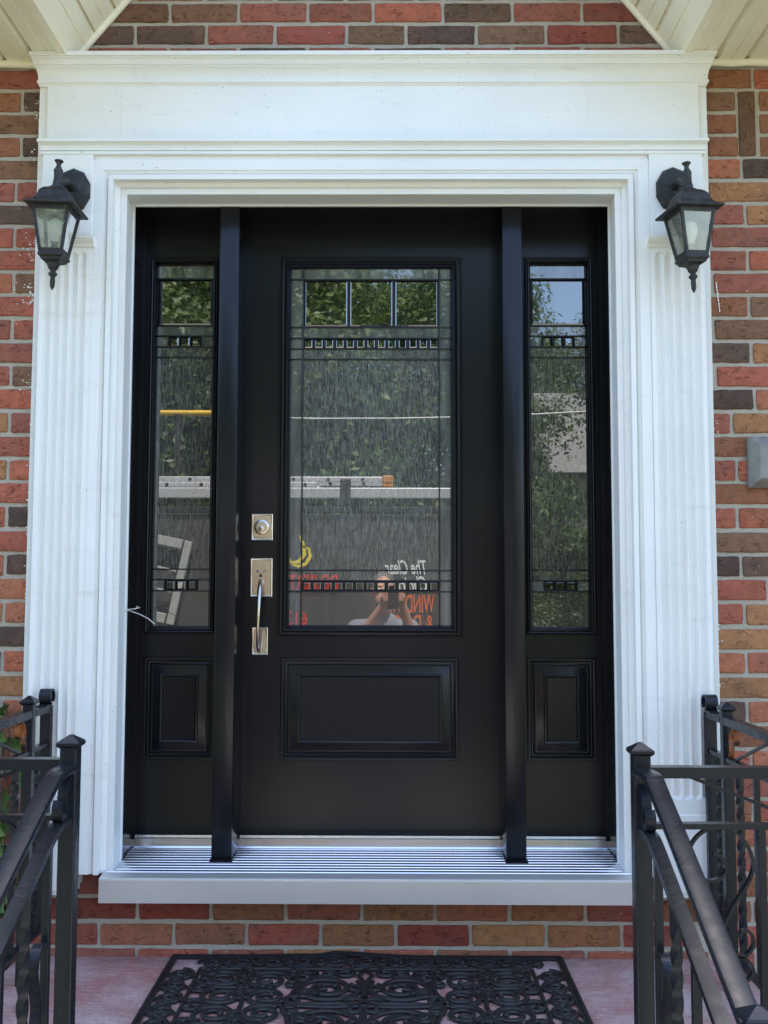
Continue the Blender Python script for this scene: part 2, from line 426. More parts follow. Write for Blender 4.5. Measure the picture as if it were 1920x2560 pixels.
PAL = dict(R=(150, 77, 62), M=(136, 74, 65), B=(116, 82, 66), D=(84, 64, 60), K=(74, 56, 55), O=(158, 90, 66), C=(146, 98, 64), T=(130, 80, 58), F=(156, 80, 58))
def bcol(c):
    if isinstance(c, str): c = PAL[c]
    c = lin(*c); k = RD.uniform(.92, 1.10)*1.30; gy = sum(c)/3
    c = (c[0]*1.04, c[1]*1.03, c[2]*.80); return tuple(min(1, (v*.83+gy*.17)*k) for v in c)
nb = 0
def brick(x0, x1, z, c, H=BH):
    """a single brick between two joint edges"""
    global nb
    L = x1-x0
    if L < .03: return
    o = bpy.data.objects.new('brick', bmesh_for(L, H, RD.randrange(3))); COL.objects.link(o); o.parent = wall
    k = L/max(.02, round(L, 2)); o.scale = (k, 1, 1)
    o.location = ((x0+x1)/2, RD.uniform(-.0012, .0015), z - wloc(house).z + RD.uniform(-.0012, .0012))
    o.rotation_euler = (0, R(RD.uniform(-.25, .25)), 0)
    o.color = (*bcol(c), 1); nb += 1
J = .0115
def course(k, joints, cols, H=BH, z=None):
    for i in range(len(joints)-1):
        brick(joints[i]+J/2, joints[i+1]-J/2, zrow(k) if z is None else z, cols[i % len(cols)], H)
# left of the trim (joints read from the photograph)
LJ = -1.198
left = {0: 'M', 1: 'TD', 2: 'B', 3: 'TD', 4: 'B', 5: 'MM', 6: 'D', 7: 'RR', 8: 'R', 9: 'OB', 10: 'R', 11: 'MR', 12: 'M', 13: 'RB', 14: 'F', 15: 'CM', 16: 'R', 17: 'CF', 18: 'R', 19: 'FK',
        20: 'R', 21: 'OK', 22: 'O', 23: 'CO', 24: 'K', 25: 'DF', 26: 'C', 27: 'BO', 28: 'O', 29: 'TO', 30: 'F', 31: 'CT', 32: 'M', 33: 'RT', 34: 'T', 35: 'KM', 36: 'M', 37: 'DR'}
TRIMX = -1.095                          # bricks run on a little behind the trim
for k, cs in left.items():
    j = LJ + (.012 if k < 4 else 0)
    if len(cs) == 2: course(k, [j-BL, j, TRIMX], cs)
    else: course(k, [j-.114, TRIMX], cs)
    rest = j-BL if len(cs) == 2 else j-.114
    brick(rest-BL+J/2, rest-J/2, zrow(k), RD.choice('RMBTOD'))
# right of the trim
def rx(z): return U(1720+.2714*z, 900, WALL_Y).x
right = {0: ([205, 665], 'TF'), 1: ([195, 510], 'B'), 2: ([180, 515], 'T'), 3: ([215, 525], 'T'), 4: ([190, 540], 'OK'), 5: ([215, 1010], 'C'), 6: ([190, 565], 'MC'), 7: ([235, 1010], 'M'),
         8: ([190, 578], 'MF'), 9: ([245, 1010], 'M'), 10: ([190, 580], 'TB'), 11: ([245, 1020], 'B'), 12: ([190, 592], 'DC'), 13: ([255, 1030], 'R'), 14: ([200, 610], 'KO'), 15: ([200, 392], 'MC'),
         16: ([200, 620], 'TD'), 17: ([200, 430], 'RR'), 18: ([200, 800], 'T'), 19: ([200, 425], 'RF'), 20: ([200, 720], 'BT'), 21: ([210, 448], 'KD'), 22: ([210, 688], 'RT'), 23: ([210, 470], 'RC'),
         24: ([220, 880], 'C'), 25: ([220, 477], 'OF'), 26: ([220, 880], 'C'), 27: ([220, 474], 'DO'), 28: ([220, 900], 'T'), 29: ([220, 500], 'RO'), 30: ([220, 900], 'M'), 31: ([230, 505], 'TR'),
         32: ([230, 720], 'OT'), 33: ([230, 510], 'RM'), 34: ([230, 900], 'T'), 35: ([230, 480], 'TR'), 36: ([230, 720], 'RM'), 37: ([230, 500], 'MR')}
TR_ = .965
for k, (js, cs) in right.items():
    xs = [rx(v) for v in js]
    if k in (1, 2, 3):
        course(k, [max(TR_, xs[0]), xs[1]], cs); continue
    xs[0] = TR_ if k not in (0, 3, 5, 7, 9, 11, 13) else xs[0]
    xs.append(xs[-1]+BL); 
    if xs[-1] < 1.42: xs.append(xs[-1]+BL)
    course(k, xs, cs+RD.choice('RMTC'))
# the upright brick beside three short ones, and what follows it
x0 = rx(535)-.004; o_ = bmesh_for(PITCH*3-J, .060, 1)
ob = bpy.data.objects.new('brick', o_); COL.objects.link(ob); ob.parent = wall; ob.location = (x0+.0265, 0, zrow(2)-GROUND); ob.rotation_euler = (0, R(90), 0); ob.color = (*bcol((92, 66, 52)), 1); ob.scale = ((PITCH*3-J)/round(PITCH*3-J, 2), 1, .86)
for k in (1, 2, 3): course(k, [x0+.062, x0+.062+BL], 'T')
# gable, above the cornice
def bx(z): return U(200+.916*z, 31, WALL_Y).x
A = [-.94]+[bx(z) for z in (245, 433, 622, 800, 990, 1180, 1370)]+[.84]
B = [U(200+.916*z, 88, WALL_Y).x for z in (150, 345, 532, 728, 890, 1082, 1272, 1470)]
course(-3, A, [(105, 72, 58), (110, 76, 62), 'M', (128, 70, 58), 'F', (88, 66, 54), 'M', (118, 56, 50)])
course(-2, [-1.0]+B+[.9], ['D', (88, 66, 60), 'M', (134, 64, 58), (104, 78, 62), (84, 64, 62), (110, 80, 68), (132, 62, 54), (100, 76, 66)])
course(-1, [-1.0, -.72, -.494, -.272, -.062, .162, .386, .61, .9], ['M', 'M', 'D', 'R', 'D', 'M', 'R', 'R'])
for k in range(-8, -3):
    z = zrow(k); a = GL+(z-GZ)/GS-.05; e = GR-(z-GZ)/GS+.05; js = [a]; x = -.717+(0 if k % 2 else BL/2)-BL*3
    while x < e-.04:
        if x > a+.04: js.append(x)
        x += BL
    course(k, js+[e], ''.join(RD.choice('MRDBTF') for _ in range(9)))
# under the sill
Cj = [U(200+.892*z, 2285, WALL_Y).x for z in (160, 367, 577, 790, 995, 1205, 1418)]
Dj = [U(200+.892*z, 2341, WALL_Y).x for z in (52, 262, 467, 675, 885, 1095, 1308, 1520)]
course(35, [-1.095, Cj[0]-BL]+Cj+[.815, .96], [(120, 52, 44), (118, 52, 44), (124, 52, 44), (128, 80, 56), (134, 72, 58), (134, 86, 56), (138, 78, 56), (130, 80, 54), (124, 50, 46), 'T'])
course(36, [-1.095]+Dj+[.922], [(140, 66, 54), (140, 82, 60), (128, 78, 60), (140, 62, 48), (134, 86, 56), (124, 52, 44), (142, 94, 58), (140, 88, 56), (130, 56, 48)])
course(37, [-1.095, -.766, -.543, -.316, -.087, .133, .359, .587, .815, .96], ['M', 'R', 'M', 'C', 'R', 'T', 'M', 'R', 'M'])
course(34, [-1.095, -.88, -.62, -.4, -.2, .0, .24, .468, .695, .96], ['M', 'R', 'T', 'C', 'R', 'T', 'M', 'R', 'M'])
# farther out: the same bricks joined into one piece
fb = MB()
for k in range(-1, 43):
    z = zrow(k)
    for s_, lim in ((-1, -1.66), (1, 1.6)):
        x = lim + (BL/2 if k % 2 else 0)*s_
        for i in range(11):
            a, e = sorted((x+s_*BL*i, x+s_*BL*(i+1)))
            fb.box(a+J/2, e-J/2, WALL_Y, WALL_Y+.02, z-BH/2, z+BH/2)
for k in range(38, 43):
    for i in range(16):
        x = -1.9+BL*i+(BL/2 if k % 2 else 0)
        if x+BL < -1.13 or x > 1.05: fb.box(x+J/2, x+BL-J/2, WALL_Y, WALL_Y+.02, zrow(k)-BH/2, zrow(k)+BH/2)
fo = obj('brick_field', fb, 'brick', wall); fo['kind'] = 'stuff'; fo.color = (*lin(140, 76, 62), 1)

# white paint brushed past the edge of the trim onto the bricks
sm = MB(); rs_ = random.Random(4)
def smear(x, z, w_, h_): 
    n_ = rs_.randrange(5, 8); sm.v += [(x+w_*math.cos(6.283*i/n_)*rs_.uniform(.5, 1), WALL_Y-.0022, z+h_*math.sin(6.283*i/n_)*rs_.uniform(.5, 1)) for i in range(n_)]
    sm.f.append(tuple(range(len(sm.v)-n_, len(sm.v))))
for zc0, dzc, cnt, sp_ in ((2.66, .05, 16, .020), (2.52, .02, 7, .014), (2.23, .06, 22, .022), (2.07, .04, 40, .030), (1.78, .03, 16, .022), (1.60, .22, 40, .006), (1.25, .25, 44, .005), (.98, .05, 6, .006)):
    for _ in range(cnt):
        smear(-1.1225-abs(rs_.gauss(0, sp_)), zc0+rs_.uniform(-dzc, dzc), rs_.uniform(.0015, .0055), rs_.uniform(.001, .0032))
for zc0, dzc, cnt in ((1.63, .06, 14), (1.02, .06, 16), (.86, .03, 18), (1.9, .3, 8)):
    for _ in range(cnt): smear(.9965+abs(rs_.gauss(0, .007)), zc0+rs_.uniform(-dzc, dzc), rs_.uniform(.0015, .005), rs_.uniform(.001, .003))
for i in range(9): smear(U(1790+i*1.1, 710+i*8.2, WALL_Y).x, U(1790, 710+i*8.2, WALL_Y).z, .0026, .008)
po = obj('paint_smears', sm, 'whiteclad', wall); po['kind'] = 'stuff'

# ------------------------------------------------------------------ roof and soffit
EY = -.70                                     # outer edge of the eaves
roof = obj('roof', MB().add([(WX0-.3, EY-.02, 2.98), (GL-.05, EY-.02, 2.98), (GL-.05, 4.2, 4.9), (WX0-.3, 4.2, 4.9), (WX0-.3, EY-.02, 3.06), (GL-.05, EY-.02, 3.06), (GL-.05, 4.2, 4.98), (WX0-.3, 4.2, 4.98)],
    [(0, 3, 2, 1), (4, 5, 6, 7), (0, 1, 5, 4), (1, 2, 6, 5), (2, 3, 7, 6), (3, 0, 4, 7)]).add(
    [(GR+.05, EY-.02, 2.98), (WX1+.3, EY-.02, 2.98), (WX1+.3, 4.2, 4.9), (GR+.05, 4.2, 4.9), (GR+.05, EY-.02, 3.06), (WX1+.3, EY-.02, 3.06), (WX1+.3, 4.2, 4.98), (GR+.05, 4.2, 4.98)],
    [(0, 3, 2, 1), (4, 5, 6, 7), (0, 1, 5, 4), (1, 2, 6, 5), (2, 3, 7, 6), (3, 0, 4, 7)]), 'shingle', house)
gm = MB()
ridge = (GX, gz(GX)+.16)
for s_ in (-1, 1):
    ex = GX+s_*(GX-GL+.16); ez = GZ-.16*GS+.20
    q = [(ridge[0], ridge[1]), (ex, ez), (ex+s_*.04, ez+.07), (ridge[0], ridge[1]+.12)]
    gm.rings([[(x, EY-.03, z) for x, z in q], [(x, 2.6, z) for x, z in q]], True, True, True)
obj('gable_roof', gm, 'shingle', roof)
box1('fascia', 'soffit', roof, WX0-.3, GL-.09, EY-.022, EY-.004, SO-.03, 3.02); box1('fascia', 'soffit', roof, GR+.09, WX1+.3, EY-.022, EY-.004, SO-.03, 3.02)
# flat soffit: vinyl panels with a grooved joint between them
def vpanel(x0, x1, zf0, zf1, y0, y1, t=.012):
    """panel running from the wall outwards; zf: height at either side; rolled edge on one side"""
    n = 6; pr = []
    for a, d in ((.0, -.016), (.05, -.016), (.10, 0), (.48, .001), (.52, -.003), (.56, .001), (.90, 0), (.95, -.008), (1.0, -.016)):
        x = x0+(x1-x0)*a; z = zf0+(zf1-zf0)*a - d*.9
        pr.append((x, z))
    pr += [(x1, zf1+t+.01), (x0, zf0+t+.01)]
    b = MB(); b.rings([[(x, y0, z) for x, z in pr], [(x, y1, z) for x, z in pr]], True, True, True)
    return b
PW = .101
for s_, xa in ((-1, GL-.055), (1, GR+.055)):
    for i in range(9):
        a = xa+s_*PW*i; e = a+s_*(PW-.001); obj('soffit_panel', vpanel(min(a, e), max(a, e), SO, SO, EY, WALL_Y-.001), 'soffit', roof, 40)
    a = xa+s_*PW*9; e = s_*(4.4); box1('soffit_field', 'soffit', roof, min(a, e), max(a, e), EY, WALL_Y-.001, SO, SO+.02)
# sloped soffit under the gable
for s_ in (-1, 1):
    xs = GL-.035 if s_ < 0 else GR+.035
    st = PW*math.cos(math.atan(GS))
    i = 0
    while True:
        a = xs-s_*st*i; e = xs-s_*st*(i+1)
        if (e-GX)*s_ < .0: break
        x0_, x1_ = min(a, e), max(a, e)
        obj('soffit_panel', vpanel(x0_, x1_, gz(x0_), gz(x1_), EY, WALL_Y-.001), 'soffit', roof, 40); i += 1
    # cove trim along the brick and the corner trim between flat and sloped panels
    p0 = (xs+s_*.012, gz(xs)-.014); p1 = (GX+s_*.01, gz(GX)-.02)
    obj('cove_trim', MB().tube([(p0[0], WALL_Y-.008, p0[1]), ((p0[0]+p1[0])/2+.004, WALL_Y-.008, (p0[1]+p1[1])/2), (p1[0], WALL_Y-.008, p1[1])], .0125, 10), 'soffit', roof, 50)
    cx_ = xs+s_*.008
    obj('corner_trim', MB().rings([[(cx_-s_*.030, y, SO+.030), (cx_-s_*.004, y, SO-.010), (cx_+s_*.024, y, SO-.010), (cx_+s_*.024, y, SO+.012), (cx_, y, SO+.034)] for y in (EY, WALL_Y-.002)], True, True, True), 'soffit', roof)
    # rounded caulked edge where the soffit meets the wall
    pts = []
    for i in range(40):
        x = (GL-.10 if s_ < 0 else GR+.10)+s_*i*.055
        pts.append((x, WALL_Y-.011+random.uniform(-.002, .002), SO-.006+random.uniform(-.0035, .0035)))
    obj('caulk_trim', MB().tube(pts, .0125, 8), 'soffit', roof, 60)

# ================================================================== DOOR SURROUND
sur = thing('door_surround', (XC, WALL_Y, FLOOR), 'white painted wooden door surround with fluted pilasters and a moulded cornice', 'door surround')
YB = -.240                                    # face of the backing boards
PL0, PL1 = -1.1215, -.933                     # left pilaster strip
PR0, PR1 = .7988, .9955
ZT = uz(385, -.280)                            # underside of the lower moulding
# reveal lining (white clad) between casing and black frame
for x0_, x1_ in ((XL-.03, XL-.0015), (XR+.0015, XR+.03)):
    box1('reveal', 'whiteclad', sur, x0_, x1_, -.2405, -.148, .290, ZH+.03)
box1('reveal_head', 'whiteclad', sur, XL-.0012, XR+.0012, -.2405, -.148, ZH+.0015, ZH+.03)
for x0_, x1_ in ((XL-.004, XL+.0025), (XR-.0025, XR+.004)):
    box1('caulk_bead', 'whiteclad', sur, x0_, x1_, -.158, -.149, .30, ZH)
box1('caulk_bead', 'whiteclad', sur, XL+.003, XR-.003, -.158, -.149, ZH-.0035, ZH+.004)
# stepped casing: profile is (distance outwards from the opening, y)
CW = .0995
cp = [(0, -.236), (0, -.2445), (.0015, -.2465), (.0165, -.2465), (.0165, -.2450), (.0195, -.2450), (.0195, -.2485), (.0205, -.2515), (.0235, -.2550), (.0280, -.2575), (.0335, -.2585), (.0335, -.2620), (.0350, -.28155), (.0500, -.28155), (.0515, -.2620), (.0515, -.2600), (.0535, -.2600), (.0545, -.2645), (.0570, -.2685), (.0610, -.2710), (.0660, -.2720), (.0660, -.2750), (.0675, -.2765), (.0900, -.2765), (CW, -.2760), (CW, -.225)]
zb_c = .2935
def casing(side):
    x = XL if side < 0 else XR
    return MB().rings([[(x+side*t, y, zb_c), (x+side*t, y, ZH+t)] for t, y in cp], False)
obj('casing_leg', casing(-1), 'white', sur); obj('casing_leg', casing(1), 'white', sur)
obj('casing_head', MB().rings([[(XL-t, y-.0008, ZH+t), (XR+t, y-.0008, ZH+t)] for t, y in cp], False), 'white', sur)
box1('head_board', 'white', sur, XL-CW+.001, XR+CW-.001, -.2715, -.225, ZH+CW-.004, ZT+.004)
# pilasters
def pilaster(x0, x1, inner):
    """inner: +1 when the opening lies to the right"""
    yb = YB; yf = -.280
    px0, px1 = (x0+.030, x1-.0003) if inner > 0 else (x0+.0003, x1-.030)
    p = obj('pilaster', MB().box(x0, x1, yb, WALL_Y+.001, FLOOR+.215 if inner < 0 else FLOOR+.222, uz(300, YB)), 'white', sur)
    # fluted shaft as a height field with rounded flute ends
    zt, zb = 2.180, .520
    n = 5; wsh = px1-px0; m = .012; fw = (wsh-2*m)/n; r = fw*.43
    xs = [px0+wsh*i/80 for i in range(81)]
    zs = [.235] + [zb-.03+.004*i for i in range(16)] + [zb+.06+(zt-zb-.12)*i/10 for i in range(11)] + [zt-.03+.004*i for i in range(16)] + [2.215]
    zs = sorted(set(round(z, 5) for z in zs))
    b = MB(); idx = []
    for z in zs:
        row = []
        for x in xs:
            u = (x-px0-m)/fw; k = min(n-1, max(0, int(u))); dx = (x-(px0+m+(k+.5)*fw))
            dz = max(0, zb+r-z, z-(zt-r)); d = math.hypot(dx, dz)
            y = yf + (math.sqrt(max(0, r*r-d*d))*1.15 if d < r else 0)
            row.append((x, y, z))
        idx.append(row)
    b.rings([[*row] for row in idx], False)
    b.box(px0, px1, yb-.003, yf+.012, .236, 2.2149)
    # side returns
    b.add([(px0, yf, .235), (px0, yb, .235), (px0, yb, 2.215), (px0, yf, 2.215)], [(0, 1, 2, 3)]); b.add([(px1, yf, .235), (px1, yb, .235), (px1, yb, 2.215), (px1, yf, 2.215)], [(0, 1, 2, 3)])
    obj('fluted_shaft', b, 'white', p)
    # capital strip and block above
    zc = uz(605, -.275)
    a0, a1 = (px0-.004, x1+.010) if inner > 0 else (x0-.010, px1+.004)
    pr = [(-.25, zc-.018), (-.287, zc-.018), (-.290, zc-.013), (-.287, zc-.010), (-.293, zc-.007), (-.301, zc-.002), (-.301, zc+.001), (-.307, zc+.002), (-.308, zc+.011), (-.306, zc+.013), (-.25, zc+.014)]
    obj('capital', MB().prism_x(pr, a0, a1), 'white', p)
    obj('block', MB().box(px0, px1, yf-.001, yb-.001, zc+.012, ZT+.003, bv=.0015), 'white', p)
    # plinth
    zp = .475
    obj('plinth', MB().box(px0-.001, px1+.001, yf-.0035, yb-.002, .245, zp, bv=.003), 'white', p)
    # ragged lower ends
    b = MB()
    for i in range(26):
        x = px0+(px1-px0)*i/26.0; d = random.uniform(.003, .016) if inner > 0 else random.uniform(.002, .008)
        b.add([(x, yf+.001, .246), (x+(px1-px0)/26, yf+.001, .246), (x+(px1-px0)/52+random.uniform(-.002, .002), yf+.003, .246-d), (x+(px1-px0)/52, yb+.002, .246)], [(0, 1, 2), (0, 2, 3), (1, 3, 2), (0, 3, 1)])
    obj('splintered_end', b, 'white', p)
    return p
pilaster(PL0, PL1, 1); pilaster(PR0, PR1, -1)
# lower moulding (two-stepped) with returned ends
def moulding(name, prof, x0, x1):
    """prof: (projection beyond YB, z); ends return by the same projection"""
    b = MB(); rs = []
    for p, z in prof: rs.append([(x0-p*.42, WALL_Y+.001, z), (x0-p*.42, YB-p, z), (x1+p*.42, YB-p, z), (x1+p*.42, WALL_Y+.001, z)])
    return obj(name, b.rings(rs, True, True, True), 'white', sur, 24)
z1 = uz(345, -.298)
dz = z1-ZT
moulding('lower_moulding', [(.030, ZT-.002), (.043, ZT-.001), (.044, ZT+.001), (.044, ZT+.008), (.0405, ZT+.0085), (.0405, ZT+.0105), (.0455, ZT+.011), (.0455, ZT+.0135), (.0440, ZT+.014), (.0445, ZT+.020), (.0475, ZT+.026), (.0535, ZT+.0305), (.0535, ZT+.0325), (.0590, ZT+.033), (.0600, ZT+.034), (.0600, ZT+dz-.001), (.058, ZT+dz), (.02, ZT+dz+.002)], ux(92, -.30, 347)+.025, ux(1773, -.30, 347)-.025)
zf0, zf1 = ZT+dz, uz(204, -.26)
box1('frieze_board', 'white', sur, PL0+.029, PR1-.029, -.2505, -.239, zf0-.002, zf1+.02)
box1('frieze_backing', 'white', sur, PL0+.0005, PR1-.0005, -.2395, WALL_Y+.0015, zf0-.004, zf1+.03)
zc1 = uz(126, -.295)
h = zc1-zf1
moulding('cornice', [(.008, zf1-.010), (.0120, zf1-.008), (.0150, zf1-.003), (.0195, zf1-.001), (.0205, zf1+.003), (.0190, zf1+.007), (.0150, zf1+.008), (.0150, zf1+.011), (.0160, zf1+.020), (.0190, zf1+.030), (.0250, zf1+.040), (.0330, zf1+.046), (.0330, zf1+.0495), (.0370, zf1+.050), (.0395, zf1+.056), (.0440, zf1+.0625), (.0500, zf1+.066), (.0500, zf1+.069), (.0560, zf1+.0695), (.0570, zf1+.071), (.0570, zf1+h-.001), (.054, zf1+h)], PL0+.006, PR1-.006)

# ================================================================== DOOR FRAME AND SILL
fr = thing('door_frame', (XC, -.07, .22), 'black door frame with two mullion posts on a ridged aluminium sill', 'door frame')
ML, MR = (-.5555, -.4925), (.356, .4185)
for x0_, x1_ in ((XL-.03, XL), (XR, XR+.03)): box1('jamb', 'black', fr, x0_, x1_, -.148, .03, .28, ZH+.02)
box1('head_jamb', 'black', fr, XL+.0005, XR-.0005, -.148, .03, ZH, ZH+.03)
for x0_, x1_ in (ML, MR):
    m_ = obj('mullion', MB().box(x0_, x1_, -.152, .02, .300, ZH-.0005, bv=.0022), 'black', fr, 40)
    for s_, xe in ((-1, x0_), (1, x1_)):
        obj('corner_bead', MB().box(min(xe, xe+s_*.004), max(xe, xe+s_*.004), -.010, -.004, .335, ZH-.002), 'black', m_)
    b = MB()
    for i in range(14):
        t = i/13; b.box(x0_-.004, x1_+.004, -.156+.14*t-.006, -.156+.14*t+.007, .2975, .3055+random.uniform(0, .003))
    obj('caulk_bead', b, 'black', m_)
for s_, xe in ((1, XL), (-1, XR)):
    b = MB()
    for i in range(14):
        t = i/13; b.box(min(xe, xe+s_*.005), max(xe, xe+s_*.005), -.15+.14*t-.006, -.15+.14*t+.007, .2975, .3075+random.uniform(0, .004))
    obj('caulk_bead', b, 'black', fr)
    obj('stop', MB().box(min(xe, xe+s_*.009), max(xe, xe+s_*.009), -.022, .004, .335, ZH-.0005), 'black', fr)
for a, e in ((XL+.0092, ML[0]-.0002), (ML[1]+.0002, MR[0]-.0002), (MR[1]+.0002, XR-.0092)):
    obj('stop', MB().box(a, e, -.022, .004, ZH-.007, ZH-.0006), 'black', fr)
# ridged sill
def sill_z(y): return .309 + (.2955-.309)*((y+.012)/(-.288+.012))
b = MB(); pr = [(.03, .20), (.03, .345), (-.004, .345), (-.006, .338), (-.010, .335), (-.013, .312)]
y = -.016
for i in range(10):
    z = sill_z(y); pr += [(y, z-.0015), (y-.0140, z-.0022), (y-.0150, z+.0018), (y-.0165, z+.0022), (y-.0195, z+.0008), (y-.0215, z-.0012)]
    y -= .0248
pr += [(-.266, .2960), (-.268, .23), (-.20, .2235), (-.2, .2)]
si = obj('sill', MB().prism_x(pr, XL-.018, XR+.018), 'alu', fr)
obj('sill_nose', MB().prism_x([(-.2675, .2985), (-.272, .2990), (-.300, .2972), (-.3165, .2955), (-.3200, .2930), (-.321, .2890), (-.321, .2245), (-.3165, .2235), (-.2675, .2235)], XL-.0205, XR+.0205), 'nose', fr)

# ================================================================== DOOR LEAF AND SIDELIGHTS
MOULD = [(0, .0005), (.0, -.0035), (.0015, -.005), (.0045, -.005), (.0055, -.0035), (.0065, -.0035), (.008, -.009), (.010, -.0115), (.0135, -.0125), (.0165, -.0115), (.0175, -.0085), (.019, -.0085), (.0205, -.011), (.024, -.0135), (.0275, -.013), (.0295, -.010), (.0305, -.006), (.0325, -.0065), (.035, -.004), (.0375, .002), (.0395, .010)]
def PANEL(k): return [(0, .0005), (0, -.003), (.002, -.0055), (.006, -.006), (.0105, -.0045), (.0135, .000), (.0155, .0045), (.0185, .0055), (.022, .0035), (.0235, .003), (.026, .0065), (.0285, .0068), (.032*k+.0, .0055), (.052*k, -.0015), (.0545*k, -.0025), (.056*k, -.0065), (.060*k, -.0075), (.0635*k, -.006), (.066*k, -.002), (.070*k, -.0015)]
def plate(x0, x1, z0, z1, holes):
    """flat leaf face at y=0 with rectangular holes stacked in z (same order from the bottom up)"""
    b = MB(); z = z0
    def q(a, e, c, d): b.add([(a, 0, c), (e, 0, c), (e, 0, d), (a, 0, d)], [(0, 1, 2, 3)])
    for hx0, hx1, hz0, hz1 in holes:
        q(x0, x1, z, hz0); q(x0, hx0, hz0, hz1); q(hx1, x1, hz0, hz1); z = hz1
    q(x0, x1, z, z1)
    b.add([(x0, 0, z0), (x1, 0, z0), (x1, .044, z0), (x0, .044, z0), (x0, 0, z1), (x1, 0, z1), (x1, .044, z1), (x0, .044, z1)], [(0, 1, 2, 3), (4, 5, 6, 7), (1, 2, 6, 5), (0, 3, 7, 4), (2, 3, 7, 6)])
    return b
YG = .011
def pane(kind, x0, x1, z0, z1, par, bev=0.0, name='pane'):
    g_ = .0008; x0 += g_; x1 -= g_; z0 += g_; z1 -= g_
    if bev: b = MB().frame(x0, x1, z0, z1, [(0, YG+.004), (0, YG+.0025), (bev, YG-.0005)], True)
    else: b = MB().frame(x0, x1, z0, z1, [(0, YG+.004), (0, YG)], True)
    return obj(name, b, kind, par)
def came(par, x0, x1, z0, z1, d=0.0):
    obj('came', MB().box(x0, x1, YG-.0045-d, YG+.003, z0, z1, bv=.0012), 'came', par, 50)
CB = .0024                                    # half width of a came
def glazing(par, gx0, gx1, gz0, gz1, hz_top, hz_bot, xa, xb, ncell, small, side):
    """decorative leaded light"""
    z = [gz1]+hz_top+hz_bot+[gz0]              # from the top down
    for q in z[1:-1]: came(par, gx0, gx1, q-CB, q+CB)
    if not side:
        for x in (xa, xb): came(par, x-CB, x+CB, gz0, gz1, .0007)
    X0, X1 = (xa, xb) if not side else (gx0, gx1)
    # border strips
    if not side:
        for a, e in ((gx0, xa), (xb, gx1)):
            for i in range(len(z)-1): pane('water', a, e, z[i+1], z[i], par)
    # main field from the top
    pane('water', X0, X1, z[1], z[0], par)
    for i in range(ncell):
        a = X0+(X1-X0)*i/ncell; e = X0+(X1-X0)*(i+1)/ncell
        pane('clearbev', a, e, z[2], z[1], par, .008)
        if i: came(par, a-CB*.8, a+CB*.8, z[2], z[1], -.0008)
    pane('water', X0, X1, z[3], z[2], par)
    def squares(zt, zb_):
        xs = [X0+(X1-X0)*i/small for i in range(small+1)] if not side else [X0, X0+.20*(X1-X0), X0+.40*(X1-X0), X0+.60*(X1-X0), X0+.80*(X1-X0), X1]
        for i in range(len(xs)-1):
            pane('clearbev' if not (side and i in (0, len(xs)-2)) else 'water', xs[i], xs[i+1], zb_, zt, par, .0070 if not (side and i in (0, len(xs)-2)) else 0, 'bevel_pane')
            if i: came(par, xs[i]-CB*.75, xs[i]+CB*.75, zb_, zt, -.0008)
    squares(z[3], z[4])
    pane('rain', X0, X1, z[5], z[4], par)
    pane('rain', X0, X1, z[6], z[5], par)
    pane('rain', X0, X1, z[7], z[6], par)
    squares(z[7], z[8])
    pane('plainlow', X0, X1, z[9], z[8], par)
def zs_(*ys): return [uz(y, YG) for y in ys]
DX0, DX1 = ML[1]+.0035, MR[0]-.0035
DZ0, DZ1 = .346, ZH-.004
door = thing('entry_door', ((DX0+DX1)/2, 0, DZ0), 'black entry door with leaded rain glass and a raised lower panel', 'door')
gd = (-.3768, .2360, .9815, 2.2592); pd = (-.3625, .2212, .5842, .9178)
obj('leaf', plate(DX0, DX1, DZ0, DZ1, [pd, gd]), 'black', door)
obj('raised_panel', MB().frame(*pd, PANEL(1.0), True), 'black', door, 30)
gi = (gd[0]+.0395, gd[1]-.0395, gd[2]+.0395, gd[3]-.0395)
gu = obj('glass_moulding', MB().frame(*gd, MOULD), 'black', door, 30)
glazing(gu, *gi, zs_(700, 819, 846, 873, 899), zs_(1426, 1452, 1479), ux(757, YG, 1000), ux(1098, YG, 1000), 3, 13, False)
obj('backing', MB().box(gd[0]-.004, gd[1]+.004, .018, .040, gd[2]-.004, gd[3]+.004), 'came', gu)
obj('weather_strip', MB().box(DX0+.002, DX1-.002, -.004, .004, DZ0-.006, DZ0+.012, bv=.001), 'black', door)
pc = U(908, 587, -.002); obj('screw_cover', MB().lathe([(.0001, -.0015), (.0042, -.0012), (.0048, 0), (.0048, .003)], (pc.x, 0, pc.z), 14, 'Y'), 'black', door)
# deadbolt and handle set
def plate2(name, px0, px1, py0, py1, par):
    a = U(px0, py1, -.006); c = U(px1, py0, -.006)
    return obj(name, MB().frame(a.x, c.x, a.z, c.z, [(0, .001), (0, -.0055), (.0022, -.007), (.0045, -.0062), (.006, -.0052), (.0085, -.0052), (.009, -.0062)], True), 'nickel', par, 30)
dp = plate2('deadbolt', 628, 682, 1285, 1351, door); c = U(654.5, 1318, -.012)
obj('collar', MB().lathe([(.0262, -.004), (.0262, -.012), (.0245, -.0205), (.0215, -.0225), (.012, -.0225), (.0088, -.0226)], (c.x, 0, c.z), 32, 'Y'), 'nickel', dp, 40)
k_ = U(653, 1322, -.02)
obj('lock_cylinder', MB().lathe([(.0088, -.021), (.0088, -.0238), (.0078, -.0246), (.0001, -.0246)], (k_.x, 0, k_.z), 20, 'Y'), 'nickel', dp, 40)
obj('keyway', MB().lathe([(.0022, -.0245), (.0022, -.0252), (.0001, -.0252)], (k_.x, 0, k_.z), 10, 'Y').box(k_.x-.001, k_.x+.001, -.0251, -.0245, k_.z-.006, k_.z), 'darkmetal', dp)
hp = plate2('handle_plate', 625, 681, 1396, 1492, door)
